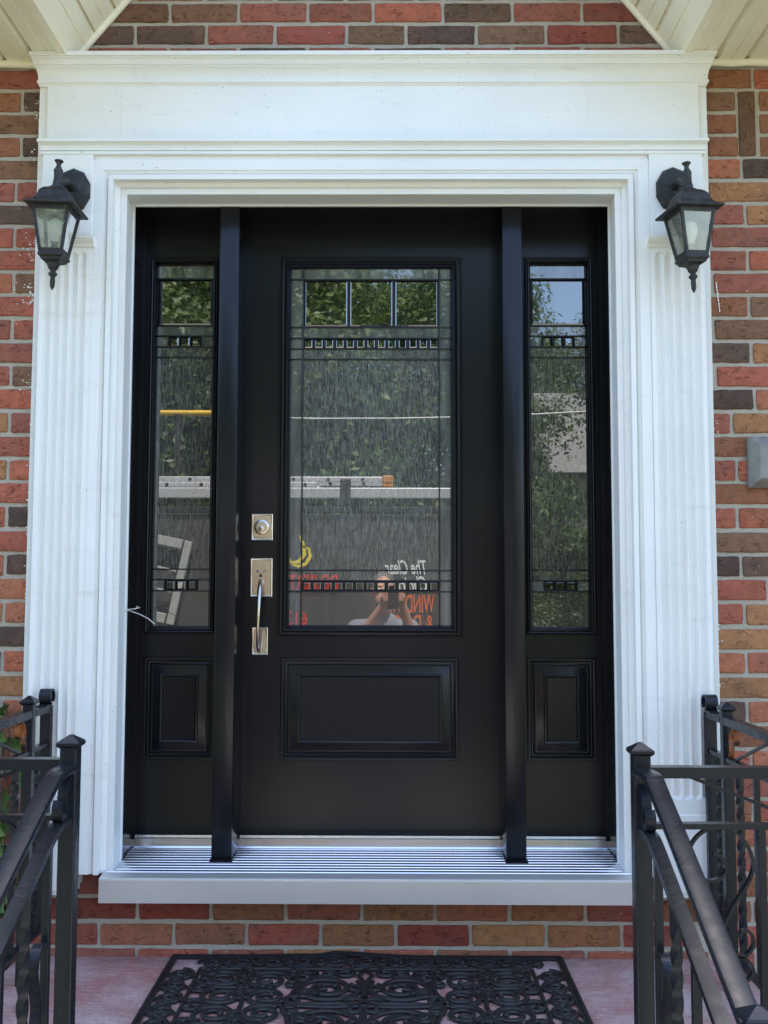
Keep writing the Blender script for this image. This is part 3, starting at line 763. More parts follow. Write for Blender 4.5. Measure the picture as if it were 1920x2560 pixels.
lp = plate2('lower_plate', 629, 669.5, 1569, 1637, door)
t_ = U(650.5, 1430, -.02)
b = MB(); b.lathe([(.003, -.005), (.003, -.015), (.0001, -.015)], (t_.x, 0, t_.z-.004), 10, 'Y')
k0 = len(b.v); b.lathe([(.0001, -.0022), (.0135, -.0020), (.0150, 0), (.0135, .0018), (.0001, .0022)], (0, 0, 0), 20, 'Z')
for i in range(k0, len(b.v)):
    x, y, z = b.v[i]; b.v[i] = (t_.x+x, -.020+y*.62, t_.z+.001+z+.004*(x/.015)**2)
obj('thumb_latch', b, 'nickel', hp, 50); obj('latch_slot', MB().box(t_.x-.0042, t_.x+.0042, -.0066, -.0058, t_.z-.017, t_.z-.007), 'darkmetal', hp)
ga, gb = U(650.5, 1456, -.03), U(645.5, 1627, -.03)
gp = []; gr = []
for i in range(25):
    t = i/24; z = ga.z+(gb.z-ga.z)*t; x = ga.x+(gb.x-ga.x)*t
    yo = -.006-.052*math.sin(math.pi*min(1, t*1.0))**.55 if 0 < t < 1 else -.006
    gp.append((x, yo, z+(.004 if i == 0 else 0))); gr.append(.0088-.0035*min(1, abs(t-.0)*1.5)+(.0028*max(0, (t-.72)/.28)))
obj('grip', MB().tube(gp, gr, 14), 'nickel', hp, 60)

def sidelight(x0, x1, mo, pn, label):
    s_ = thing('sidelight', ((x0+x1)/2, 0, DZ0), label, 'sidelight')
    obj('leaf', plate(x0, x1, DZ0, DZ1, [pn, mo]), 'black', s_)
    obj('raised_panel', MB().frame(*pn, PANEL(1.0), True), 'black', s_, 30)
    u = obj('glass_moulding', MB().frame(*mo, MOULD_S), 'black', s_, 30)
    gi_ = (mo[0]+.0265, mo[1]-.0265, mo[2]+.0265, mo[3]-.0265)
    glazing(u, *gi_, zs_(698, 815.5, 840.5, 868, 894), zs_(1424, 1450, 1478), 0, 0, 1, 5, True)
    obj('backing', MB().box(mo[0]-.004, mo[1]+.004, .018, .040, mo[2]-.004, mo[3]+.004), 'came', u)
    return s_
MOULD_S = [(t*.0265/.0395, y) for t, y in MOULD]
sidelight(XL+.0095, ML[0]-.004, (-.8145, -.5775, .9905, 2.2575), (-.8125, -.5765, .5842, .9178), 'narrow black sidelight beside the door handle, reflecting trees and a leaning window sash')
sidelight(MR[1]+.004, XR-.0095, (.4405, .6765, .9905, 2.2575), (.4440, .6700, .5842, .9178), 'narrow black sidelight on the hinge side of the door, reflecting open sky')

# ================================================================== LANTERNS
def lantern(cx, pz, bx_, bz, rz, tilt, label):
    root = thing('wall_lantern', (cx, -.2815, pz), label, 'lantern', 'lanterns on the door surround')
    by = -.40
    T = Matrix.Translation((bx_, by, bz)) @ Matrix.Rotation(R(tilt), 4, 'Y') @ Matrix.Rotation(R(rz), 4, 'Z')
    def part(name, b, mat, par, smooth=None): b.rot(0, T); return obj(name, b, mat, par, smooth)
    def sq(prof):
        """square section stack: (half width, z)"""
        b = MB(); rs = [[(-w_, -w_, z), (w_, -w_, z), (w_, w_, z), (-w_, w_, z)] for w_, z in prof]
        return b.rings(rs, True, True, True)
    # back plate: eight-sided dished plate
    b = MB(); rs = []
    for sx, sz, y in ((.055, .071, .0), (.055, .071, -.006), (.048, .062, -.016), (.022, .028, -.021)):
        rs.append([(cx+sx*math.cos(a), -.2815+y, pz+sz*math.sin(a)) for a in [2*math.pi*(k+.5)/10 for k in range(10)]])
    bp = obj('back_plate', b.rings(rs, True, True, True), 'lamp', root)
    obj('screw', MB().lathe([(.0001, -.004), (.004, -.003), (.0045, 0), (.0045, .01)], (cx+.03*(1 if cx < 0 else -1), -.2965, pz-.012), 10, 'Y'), 'darkmetal', bp)
    sx0 = T @ Vector((0, 0, .085))
    obj('arm', MB().tube([(cx, -.293, pz), (cx+(sx0.x-cx)*.4, -.33, pz+.008), (sx0.x, by+.02, sx0.z+.004), (sx0.x, by, sx0.z)], [.014, .012, .012, .012], 10), 'lamp', root, 50)
    rf = part('roof', sq([(.072, -.004), (.0745, -.001), (.0735, .003), (.060, .009), (.052, .017), (.0475, .026), (.047, .031), (.044, .033), (.0435, .036), (.042, .044), (.0365, .052), (.030, .058), (.0285, .0595), (.021, .062), (.015, .068)]), 'lamp', root)
    part('top_finial', MB().lathe([(.019, .064), (.0165, .072), (.0145, .078), (.0155, .080), (.014, .083), (.0125, .095), (.0128, .112), (.0142, .118), (.0130, .123), (.0088, .129), (.0066, .136), (.0070, .141), (.0112, .146), (.0135, .149), (.0125, .151), (.002, .1515)], n=16), 'lamp', rf, 50)
    # cage: four tapering corner bars, top and bottom rails
    wt, wb, zt, zb = .0560, .0350, -.004, -.142
    b = MB(); th = .0085
    for sx in (-1, 1):
        for sy in (-1, 1):
            b.rings([[(sx*wb, sy*wb, zb), (sx*(wb-th), sy*wb, zb), (sx*(wb-th), sy*(wb-th), zb), (sx*wb, sy*(wb-th), zb)], [(sx*wt, sy*wt, zt), (sx*(wt-th), sy*wt, zt), (sx*(wt-th), sy*(wt-th), zt), (sx*wt, sy*(wt-th), zt)]], True, True, True)
    def wz(z): return wb+(wt-wb)*(z-zb)/(zt-zb)
    for z0, z1 in ((-.016, -.004), (-.142, -.128)):
        a, e = wz(z0)-.0005, wz(z1)-.0005
        rs = [[(-a, -a, z0), (a, -a, z0), (a, a, z0), (-a, a, z0)], [(-e, -e, z1), (e, -e, z1), (e, e, z1), (-e, e, z1)], [(-e+.007, -e+.007, z1), (e-.007, -e+.007, z1), (e-.007, e-.007, z1), (-e+.007, e-.007, z1)], [(-a+.007, -a+.007, z0), (a-.007, -a+.007, z0), (a-.007, a-.007, z0), (-a+.007, a-.007, z0)]]
        b.rings(rs+[rs[0]], True)
    part('cage', b, 'lamp', root)
    for k in range(4):
        a, e = wz(-.128)-.004, wz(-.016)-.004
        b = MB().add([(-a, -a, -.129), (a, -a, -.129), (e, -e, -.015), (-e, -e, -.015)], [(0, 1, 2, 3)])
        b.rot(0, Matrix.Rotation(k*math.pi/2, 4, 'Z')); part('pane', b, 'lampglass', root)
    bs = part('base', sq([(.0365, -.142), (.0375, -.146), (.0345, -.151), (.031, -.153), (.030, -.158), (.022, -.163), (.016, -.165)]), 'lamp', root)
    part('drop_finial', MB().lathe([(.020, -.160), (.0185, -.170), (.0150, -.176), (.0140, -.181), (.0100, -.184), (.0080, -.188), (.0082, -.190), (.0128, -.195), (.0128, -.200), (.0082, -.204), (.0070, -.208), (.0078, -.220), (.0070, -.234), (.0030, -.243), (.0003, -.246)], n=14), 'lamp', bs, 50)
    part('socket', MB().lathe([(.010, -.142), (.010, -.105), (.012, -.100), (.0001, -.099)], n=14), 'darkmetal', root, 50)
    part('bulb', MB().lathe([(.009, -.100), (.011, -.092), (.020, -.070), (.0225, -.055), (.020, -.040), (.011, -.030), (.0005, -.027)], n=16), 'bulb', root, 60)
zc_ = U(141, 524, -.40); zd_ = U(1723, 530, -.40); pl_ = U(184, 478, -.2815); pr_ = U(1682, 475, -.2815)
lantern(pl_.x, pl_.z, zc_.x, zc_.z, 0, 1.6, 'black four-sided wall lantern on the pilaster beside the door handle')
lantern(pr_.x, pr_.z, zd_.x, zd_.z, 11, -2.2, 'black four-sided wall lantern on the pilaster at the hinge side of the door')

# ================================================================== IRON RAILINGS
def railing(xn, xs, dz, hp, lpth, xl, label):
    """xn: newel at the steps, xs: side rail, hp / lpth: handrail and lower bar as (y, z)"""
    sg = -1 if xs < xn else 1
    YF, YW, YP = -1.26, -.292, -.44
    zt, zl, zb = .785+dz, .678+dz, .145+dz
    root = thing('iron_railing', (xn, YF, FLOOR), label, 'railing', 'iron railings either side of the steps')
    def post(x, y, wd=.035, ztop=.823, cap=True, z0=FLOOR, name='post'):
        p = obj(name, MB().box(x-wd/2, x+wd/2, y-wd/2, y+wd/2, z0, ztop+dz, bv=.003), 'iron', root)
        if cap:
            h_ = wd/2+.006
            b = MB(); rs = [[(x-a, y-a, z), (x+a, y-a, z), (x+a, y+a, z), (x-a, y+a, z)] for a, z in ((wd/2-.002, ztop+dz-.006), (h_-.002, ztop+dz-.002), (h_, ztop+dz+.001), (h_, ztop+dz+.006), (h_-.003, ztop+dz+.009), (.003, ztop+dz+.021), (.0005, ztop+dz+.0215))]
            obj('cap', b.rings(rs, True, True, True), 'iron', p)
        return p
    def bar(name, pts, wd, hh, up=(0, 0, 1), mat='iron'): return obj(name, MB().tube(pts, 0, rect=(wd, hh), up=up), mat, root)
    def baluster(x, y, z0, z1, twist, name=None):
        if not twist: return obj('baluster', MB().box(x-.0075, x+.0075, y-.0075, y+.0075, z0, z1, bv=.001), 'iron', root)
        n = 90; b = MB(); rs = []
        for i in range(n+1):
            t = i/n; z = z0+(z1-z0)*t; a = 0 if t < .10 else (min(t, .9)-.10)*5.2*math.pi/.8
            w_ = .0098; rs.append([(x+w_*math.cos(a+math.pi/4+k*math.pi/2)*1.15, y+w_*math.sin(a+math.pi/4+k*math.pi/2)*1.15, z) for k in range(4)])
        return obj('twisted_baluster', b.rings(rs, True, True, True), 'iron', root, 50)
    def scroll(name, P, plane, w_=.014, th=.0045, mat='iron'):
        """flat bar bent along 2-D points (a, z); plane: ('y', const) lies in XZ, ('x', const) lies in YZ; the bar is w_ deep across the plane"""
        # smooth by Catmull-Rom
        Q = [P[0]]+list(P)+[P[-1]]; pts = []
        for i in range(1, len(Q)-2):
            for k in range(6):
                t = k/6; p0, p1, p2, p3 = Q[i-1], Q[i], Q[i+1], Q[i+2]
                f_ = lambda j: .5*((2*p1[j])+(-p0[j]+p2[j])*t+(2*p0[j]-5*p1[j]+4*p2[j]-p3[j])*t*t+(-p0[j]+3*p1[j]-3*p2[j]+p3[j])*t**3)
                pts.append((f_(0), f_(1)))
        pts.append(P[-1])
        if plane[0] == 'y': pp = [(a, plane[1], z) for a, z in pts]; up = (0, 1, 0)
        else: pp = [(plane[1], a, z) for a, z in pts]; up = (1, 0, 0)
        return obj(name, MB().tube(pp, 0, rect=(th, w_), up=up), mat, root)
    # newel at the top of the steps, lower newel
    nw = post(xn, YF, .035, .823, name='newel_post')
    # front rail
    xc_ = xs
    bar('top_rail', [(xn+sg*.016, YF, zt), (xc_, YF, zt)], .030, .022)
    bar('lower_rail', [(xn+sg*.016, YF, zl), (xc_, YF, zl)], .022, .011)
    bar('bottom_rail', [(xn+sg*.016, YF, zb), (xc_, YF, zb)], .022, .011)
    post(xc_, YF, .032, .823)
    # side rail
    bar('top_rail', [(xs, YF+.015, zt), (xs, YP-.018, zt), ], .030, .022)
    bar('top_rail', [(xs, YP+.017, zt), (xs, YW-.012, zt-.002)], .030, .020)
    bar('lower_rail', [(xs, YF+.015, zl), (xs, YP-.018, zl)], .022, .011)
    bar('lower_rail', [(xs, YP+.017, zl), (xs, YW-.012, zl)], .022, .011)
    bar('bottom_rail', [(xs, YF+.015, zb), (xs, YW-.012, zb)], .022, .011)
    post(xs, YP, .030, .815)
    wp = obj('wall_post', MB().box(xs-.016, xs+.016, YW-.012, YW+.012, .14+dz, zt+.006, bv=.0015), 'iron', root)
    # rolled end above the wall post
    r_ = .0235; cz = zt+.010+r_; yc_ = YW+.002
    scroll('rolled_end', [(YW-.060, zt+.0095), (YW-.025, zt+.0095)]+[(yc_-r_*(1-.030*k)*math.sin(R(-20-k*34))*-1, cz-r_*(1-.030*k)*math.cos(R(-20-k*34))) for k in range(10)], ('x', xs), .036, .0055)
    # side balusters
    y = YP-.10; k = 0
    while y > YF+.06:
        baluster(xs, y, zb, zl, k % 2 == 0); y -= .128; k += 1
    baluster(xs, (YP+YW)/2-.002, zb, zl, True)
    # small scrolls between top and lower rail on the side run
    for yy, dirn in ((YP-.03, -1), (YF+.05, 1)):
        scroll('scroll', [(yy, zl+.004), (yy+dirn*.012, zl+.03), (yy+dirn*.010, zl+.06), (yy+dirn*.030, zl+.088), (yy+dirn*.055, zl+.082), (yy+dirn*.058, zl+.058), (yy+dirn*.042, zl+.048)], ('x', xs), .014, .0045, 'rust' if dirn < 0 else 'iron')
    bar('diagonal_rod', [(xs, YP-.07, zl+.006), (xs, YP-.35, zt-.008)], .007, .007); bar('diagonal_rod', [(xs, YP-.41, zl+.006), (xs, YP-.68, zt-.008)], .007, .007)
    # front panel: two scrolled leaves about a centre bar, pattern taken from the right-hand panel
    xb_ = xn+sg*.241
    baluster(xb_, YF, zb, zl, False)
    baluster(xn+sg*.36, YF, zb, zl, True)
    def pz(q): return [(U(1620+.2532*a, 2000+.2532*e, YF).x-(.507+.241), U(1620+.2532*a, 2000+.2532*e, YF).z+.012+dz) for a, e in q]
    big = pz([(640, 520), (730, 570), (770, 680), (700, 775), (560, 790), (440, 700), (400, 540), (450, 400), (560, 300), (690, 272), (850, 310), (980, 450), (1035, 640), (985, 820), (850, 1030), (770, 1200), (760, 1330), (840, 1500), (950, 1540), (1040, 1430), (1010, 1310), (930, 1290), (900, 1360)])
    low = pz([(900, 1780), (960, 1790), (1040, 1690), (980, 1580), (880, 1555), (780, 1650), (760, 1850), (860, 2050), (1000, 2130), (1050, 2260)])
    for m_ in (1, -1):
        for q in (big, low):
            P = [(xb_+m_*sg*a, max(z, zb+.005)) for a, z in q]
            if m_ < 0 and False: continue
            scroll('scroll', P, ('y', YF), .012, .0055)
    bar('diagonal_rod', [(xn+sg*.10, YF, zt-.010), (xn+sg*.33, YF, zl+.008)], .007, .007)
    # stair handrail, lower bar, lower newel
    HP = [(xn, y_, z_) for y_, z_ in hp]; LP = [(xn, y_, z_) for y_, z_ in lpth]
    b = MB(); n = 10
    def smooth_path(P):
        out = []; Q = [P[0]]+P+[P[-1]]
        for i in range(1, len(Q)-2):
            for k2 in range(5):
                t = k2/5; p0, p1, p2, p3 = [Vector(q) for q in Q[i-1:i+3]]
                out.append(.5*((2*p1)+(p2-p0)*t+(2*p0-5*p1+4*p2-p3)*t*t+(3*p1-p0-3*p2+p3)*t**3))
        out.append(Vector(P[-1])); return out
    rs = []; sp = smooth_path(HP)
    for i, p in enumerate(sp):
        t = (sp[min(i+1, len(sp)-1)]-sp[max(0, i-1)]).normalized(); side = Vector((1, 0, 0)); nn = side.cross(t).normalized()
        if nn.z < 0: nn = -nn
        rs.append([p+side*x+nn*zz for x, zz in ((-.0165, -.009), (.0165, -.009), (.0185, -.006), (.0185, .002), (.0165, .0055), (.010, .0072), (-.010, .0072), (-.0165, .0055), (-.0185, .002), (-.0185, -.006))])
    obj('handrail', b.rings(rs, True, True, True), 'iron', root, 40)
    obj('handrail_lower_bar', MB().tube(smooth_path(LP), 0, rect=(.026, .013), up=(0, 0, 1)), 'iron', root)
    ye = hp[-1][0]-.022; ze = hp[-1][1]
    p = obj('lower_newel', MB().box(xn-.0175, xn+.0175, ye-.0175, ye+.0175, GROUND+.1 if ye > -1.96 else GROUND, ze+.018, bv=.003), 'iron', root)
    b = MB(); zz = ze+.016
    b.rings([[(xn-a, ye-a, z), (xn+a, ye-a, z), (xn+a, ye+a, z), (xn-a, ye+a, z)] for a, z in ((.016, zz-.004), (.022, zz), (.0235, zz+.002), (.0235, zz+.007), (.0205, zz+.010), (.003, zz+.021), (.0005, zz+.0212))], True, True, True)
    obj('cap', b, 'iron', p)
    # stair balusters hang between the lower bar and a sloping foot bar
    def zlow(y_):
        for i in range(len(lpth)-1):
            (ya, za), (yb, zb_) = lpth[i], lpth[i+1]
            if yb <= y_ <= ya: return za+(zb_-za)*(y_-ya)/(yb-ya)
        return lpth[-1][1]
    k = 0; y = YF-.125
    foot = lambda q: zlow(q)-.535
    while y > ye+.05:
        baluster(xn+(0 if k % 2 else 0), y, foot(y), zlow(y)-.002, k % 2 == 1); y -= .118; k += 1
    bar('bottom_rail', [(xn, YF-.012, foot(YF-.05)), (xn, ye+.015, foot(ye))], .024, .012)
    # scroll in the angle by the newel, and scrolls lower down
    z0 = zlow(-1.34)
    scroll('scroll', [(-1.282, z0+.088), (-1.300, z0+.070), (-1.306, z0+.045), (-1.303, z0+.020), (-1.318, z0+.007), (-1.335, z0+.016), (-1.338, z0+.036), (-1.330, z0+.050)], ('x', xn), .020, .0050)
    for ys_ in (-1.452, -1.69):
        if ys_ < ye+.1: continue
        zz = zlow(ys_)-.19
        P = [(.050, .028), (.034, .040), (.010, .030), (.0, .0), (.012, -.040), (.022, -.075), (.006, -.115), (-.020, -.118), (-.036, -.098), (-.034, -.078)]
        scroll('scroll', [(ys_+a, zz+e) for a, e in P], ('x', xn), .020, .0050)
        scroll('scroll', [(ys_-.028+a*.35, zz-.118+e*.5) for a, e in P[4:]], ('x', xn), .020, .0048, 'rust')
    return root
L_H = [(-1.262, .779), (-1.345, .780), (-1.399, .763), (-1.495, .716), (-1.604, .662), (-1.888, .524)]
L_B = [(-1.262, .672), (-1.337, .676), (-1.409, .651), (-1.525, .594), (-1.60, .557), (-1.888, .416)]
R_H = [(-1.262, .775), (-1.356, .779), (-1.400, .762), (-1.553, .692), (-1.72, .612), (-1.888, .533)]
R_B = [(-1.262, .656), (-1.336, .662), (-1.400, .642), (-1.632, .535), (-1.749, .481), (-1.888, .416)]
railing(-.6545, -1.030, 0, L_H, L_B, 0, 'black wrought iron railing with scrolls on the porch side where ivy climbs')
railing(.507, .949, -.012, R_H, R_B, 0, 'black wrought iron railing with scrolls on the porch side near the grey wall box')

# ================================================================== DOOR MAT
MX0, MX1, MY1 = -.655, .512, -.224
MY0 = MY1-.72
mat_ = thing('door_mat', ((MX0+MX1)/2, MY0, FLOOR), 'black openwork rubber door mat with scroll pattern lying before the brick step', 'door mat')
mz = FLOOR+.0075
def wave(x, y):                                # the mat lies a little wavy along its back edge
    t = max(0, 1-(MY1-y)/.10)
    return .013*t*max(0, math.sin((x-MX0)/(MX1-MX0)*math.pi*2.0-.9))**2*(1 if x > -.2 else .3)
def mtube(b, pts, r, n=6, flat=.75):
    rs = []; pts = [Vector((p[0], p[1], 0)) for p in pts]; N = len(pts)
    for i, p in enumerate(pts):
        t = pts[min(i+1, N-1)]-pts[max(0, i-1)]; t = t.normalized() if t.length > 0 else Vector((1, 0, 0)); sd_ = Vector((-t.y, t.x, 0))
        wz_ = wave(p.x, p.y)
        rs.append([(p.x+sd_.x*r*math.cos(2*math.pi*k/n), p.y+sd_.y*r*math.cos(2*math.pi*k/n), mz+wz_+r*flat*math.sin(2*math.pi*k/n)) for k in range(n)])
    b.rings(rs, True, True, True)
def line(b, x0, y0, x1, y1, r, n=24): mtube(b, [(x0+(x1-x0)*i/n, y0+(y1-y0)*i/n) for i in range(n+1)], r)
b = MB()
for ins, r in ((.004, .0065), (.015, .0045)):
    a, e, c0, d = MX0+ins, MX1-ins, MY0+ins, MY1-ins
    line(b, a, c0, e, c0, r); line(b, e, c0, e, d, r); line(b, e, d, a, d, r); line(b, a, d, a, c0, r)
bw = .103
a, e, c0, d = MX0+bw, MX1-bw, MY0+bw, MY1-bw
line(b, a, c0, e, c0, .006); line(b, e, c0, e, d, .006); line(b, e, d, a, d, .006); line(b, a, d, a, c0, .006)
obj('border', b, 'rubber', mat_, 60)
def spiral(b, cx, cy, r0, a0, turns, dirn, r1f=.25, th=.0070, tail=0.0, sx=1.0, sy=1.0):
    n = int(20*turns)+6; pts = []
    for i in range(n+1):
        t = i/n; r = r0*(1-(1-r1f)*t**.9); a = a0+dirn*2*math.pi*turns*t
        pts.append((cx+r*math.cos(a)*sx, cy+r*math.sin(a)*sy))
    mtube(b, pts, th)
    cxx, cyy = pts[-1]; k0 = len(b.v)
    b.lathe([(.001, .008), (.006, .006), (.0085, 0), (.006, -.005)], (cxx, cyy, mz+wave(cxx, cyy)), 8)
b = MB(); rd = random.Random(3)
# border scrolls: running S pairs
def run(x0, y0, x1, y1, cnt):
    for i in range(cnt):
        t = (i+.5)/cnt; x = x0+(x1-x0)*t; y = y0+(y1-y0)*t
        dx, dy = (x1-x0)/cnt, (y1-y0)/cnt; ang = math.atan2(dy, dx)
        s_ = 1 if i % 2 else -1
        r_ = min(.041, math.hypot(dx, dy)*.46)
        spiral(b, x, y, r_, ang+math.pi, 1.55, s_, .28)
        spiral(b, x+dx*.5, y+dy*.5+.0, r_*.52, ang+(.5 if s_ > 0 else -.5)*math.pi, 1.1, -s_, .4, .0060)
        # short ties to the bars either side
        nx, ny = -math.sin(ang), math.cos(ang)
        for q in (-1, 1): line(b, x+nx*q*r_*.8, y+ny*q*r_*.8, x+nx*q*.045+dx*.25, y+ny*q*.045+dy*.25, .0046, 3)
h_ = bw/2+.004
run(MX0+h_+.03, MY1-h_, MX1-h_-.03, MY1-h_, 11); run(MX0+h_+.03, MY0+h_, MX1-h_-.03, MY0+h_, 11)
run(MX0+h_, MY1-h_-.05, MX0+h_, MY0+h_+.05, 6); run(MX1-h_, MY1-h_-.05, MX1-h_, MY0+h_+.05, 6)
mxc, myc = (MX0+MX1)/2, (MY0+MY1)/2
obj('border_scrolls', b, 'rubber', mat_, 60); b = MB()
def quad_field():
    """one quarter of the centre pattern, mirrored four ways; coordinates from the mat's centre"""
    Q = [(.105, .115, .098, 2.6, 2.0, 1), (.105, .115, .050, -.6, 1.1, -1), (.275, .170, .070, 2.9, 1.8, -1), (.400, .178, .064, .2, 1.75, 1), (.262, .055, .060, -2.2, 1.7, 1), (.385, .058, .060, 1.0, 1.7, -1),
         (.200, .222, .034, -1.2, 1.3, 1), (.335, .232, .028, 1.6, 1.3, -1), (.448, .232, .030, 2.4, 1.2, 1), (.452, .115, .034, .8, 1.3, -1), (.330, .115, .032, 3.0, 1.2, 1), (.190, .030, .030, 2.0, 1.2, -1), (.060, .225, .034, 1.2, 1.2, 1),
         (.025, .020, .030, .4, 1.1, 1), (.170, .195, .040, 1.0, 1.5, 1), (.335, .060, .030, .5, 1.3, 1), (.160, .075, .036, 3.6, 1.4, -1), (.335, .190, .032, 4.4, 1.3, 1), (.020, .120, .028, 1.0, 1.2, -1), (.105, .215, .036, .3, 1.4, -1), (.445, .165, .030, 3.2, 1.2, 1), (.265, .110, .026, .3, 1.1, -1), (.450, .010, .028, .2, 1.1, 1), (.205, .140, .024, 4.0, 1.1, -1)]
    for x, y, r, a0, tn, dn in Q:
        for mx_ in (1, -1):
            for my_ in (1, -1):
                n = int(18*tn)+6; pts = []
                for i in range(n+1):
                    t = i/n; rr = r*(1-.74*t**.9); a_ = a0+dn*2*math.pi*tn*t
                    pts.append((mxc+mx_*(x+rr*math.cos(a_)), myc+my_*(y+rr*math.sin(a_)*.95)))
                mtube(b, pts, .0076 if r > .05 else .0068)
                if r > .03: b.lathe([(.001, .008), (.006, .006), (.0085, 0), (.006, -.005)], (*pts[-1], mz), 8)
    for mx_ in (1, -1):
        for my_ in (1, -1):
            for P in ([(0, .0), (.07, .012), (.17, .006), (.24, .001)], [(.005, .25), (.02, .21), (.003, .16), (.004, .05)], [(.345, .255), (.34, .21), (.335, .16), (.33, .09), (.325, .0)], [(.21, .256), (.195, .20), (.19, .11), (.215, .0)], [(.478, .16), (.46, .15), (.43, .12), (.33, .115)]):
                pts = []
                for i in range(len(P)-1):
                    for k in range(6): pts.append((P[i][0]+(P[i+1][0]-P[i][0])*k/6, P[i][1]+(P[i+1][1]-P[i][1])*k/6))
                pts.append(P[-1]); mtube(b, [(mxc+mx_*x, myc+my_*y) for x, y in pts], .0066)
quad_field()
obj('centre_scrolls', b, 'rubber', mat_, 60)

# ================================================================== SMALL THINGS ON THE WALL
a = U(1882, 1093, -.262); c = U(1882, 1214, -.262)
gb_ = thing('wall_box', (a.x+.07, WALL_Y, c.z), 'small weathered grey metal box fixed to the brick wall', 'box')
b = MB(); b.frame(a.x-.004, a.x+.15, c.z-.004, a.z+.004, [(0, WALL_Y+.004), (0, WALL_Y-.012), (.004, WALL_Y-.020), (.024, WALL_Y-.050), (.030, WALL_Y-.053)], True)
obj('body', b, 'box', gb_); obj('screw', MB().lathe([(.0001, -.004), (.0045, -.003), (.005, 0), (.005, .006)], (a.x+.073, WALL_Y-.053, (a.z+c.z)/2), 12, 'Y'), 'box', gb_)
p0 = U(306, 1524, -.150)
wr = obj('stray_wire', MB().tube([U(306, 1524, -.158), U(318, 1524, -.175), U(335, 1522, -.182), U(350, 1519, -.186)], .0013, 6).tube([U(306, 1525, -.158), U(325, 1527, -.172), U(350, 1536, -.18), U(370, 1546, -.184), U(387, 1560, -.186)], .0012, 6).tube([U(338, 1524, -.183), U(344, 1515, -.184)], .0011, 6), 'string')
tag(wr, 'forked white wire end sticking out of the white door reveal', 'wire')
# ivy at the corner of the porch
ivy = thing('ivy_plant', (-1.19, WALL_Y-.06, GROUND), 'green ivy climbing the brick wall behind an iron railing', 'plant')
stem = MB(); spots = []
ri = random.Random(5)
for s0 in range(4):
    pts = [Vector((-1.21+.03*s0+ri.uniform(-.02, .02), WALL_Y-.055, GROUND-.02))]
    for i in range(15):
        p = pts[-1]+Vector((ri.uniform(-.028, .022), ri.uniform(-.012, .012), .083)); p.y = min(WALL_Y-.012, max(WALL_Y-.10, p.y)); p.x = min(-1.13, p.x); pts.append(p)
        if i > 4: spots += [p+Vector((ri.uniform(-.05, .05), ri.uniform(-.05, .0), ri.uniform(-.03, .03))) for _ in range(2)]
    stem.tube(pts, .003, 5)
st_ = obj('stem', stem, 'bark', ivy)
lm = None
for i, p in enumerate(spots):
    if lm is None:
        o2 = [(0, 0), (.012, .010), (.030, .006), (.024, .024), (.034, .040), (.016, .042), (0, .066), (-.016, .042), (-.034, .040), (-.024, .024), (-.030, .006), (-.012, .010)]
        b = MB(); b.v = [(x, -.006*abs(x)/.03-(z/.066)*.012, z) for x, z in o2]+[(0, .003, .028)]; b.f = [(k, (k+1) % 12, 12) for k in range(12)]
        lm = mesh_of('leaf', b, 60); lm.materials.append(M['leaf'])
    o = bpy.data.objects.new('leaf', lm); COL.objects.link(o); o.parent = ivy; o.location = p-ivy.location
    s_ = ri.uniform(.6, 1.25); o.scale = (s_, s_, s_); o.rotation_euler = (R(ri.uniform(-50, 10)), R(180+ri.uniform(-70, 70)), R(ri.uniform(-40, 40)))

# ================================================================== ACROSS THE GARDEN (seen reflected in the glass)
# --- van
VY = -5.30                                    # side that faces the house
VX0, VX1 = -4.7, .95
van = thing('work_van', ((VX0+VX1)/2, VY-.98, GROUND), 'charcoal work van with a roof rack and painted lettering, parked on the driveway', 'van')
zg = GROUND
prof = [(VX1, zg+.42), (VX1+.02, zg+.9), (VX1-.03, zg+2.10), (VX1-.14, zg+2.22), (VX0+1.75, zg+2.24), (VX0+1.35, zg+2.08), (VX0+.75, zg+1.32), (VX0+.10, zg+1.10), (VX0, zg+.85), (VX0, zg+.42)]
b = MB(); rs = []
for y, ins, top in ((VY, .0, 0), (VY-.05, 0, 0)): pass
def vring(y, k): return [(x+(.03*k if x < -2 else -.03*k), y, z-(.05*k if z > zg+1.9 else 0)) for x, z in prof]
rs = [vring(VY-.02, 1), vring(VY, .25), vring(VY-.06, 0), vring(VY-1.90, 0), vring(VY-1.96, .25), vring(VY-1.94, 1)]
body = obj('body', b.rings(rs, True, True, True), 'vanpaint', van)
def wheel(x, y, s_):
    t = obj('wheel', MB().lathe([(.20, 0), (.34, .0), (.36, .03), (.36, .20), (.34, .23), (.20, .23)], (x, y-(.0 if s_ < 0 else .0), zg+.36), 28, 'Y'), 'tyre', van, 40)
    obj('rim', MB().lathe([(.02, -.012), (.06, -.010), (.17, .004), (.205, -.006), (.205, .242), (.17, .236), (.02, .24)], (x, y, zg+.36), 24, 'Y'), 'chrome', t, 40)
for x in (VX0+.95, VX1-1.05):
    wheel(x, VY-.26, 1); wheel(x, VY-1.93, -1)
box1('bumper', 'darkmetal', van, VX1+.0, VX1+.14, VY-1.9, VY-.06, zg+.40, zg+.58, bv=.03); box1('bumper', 'darkmetal', van, VX0-.12, VX0+.02, VY-1.9, VY-.06, zg+.40, zg+.62, bv=.03)
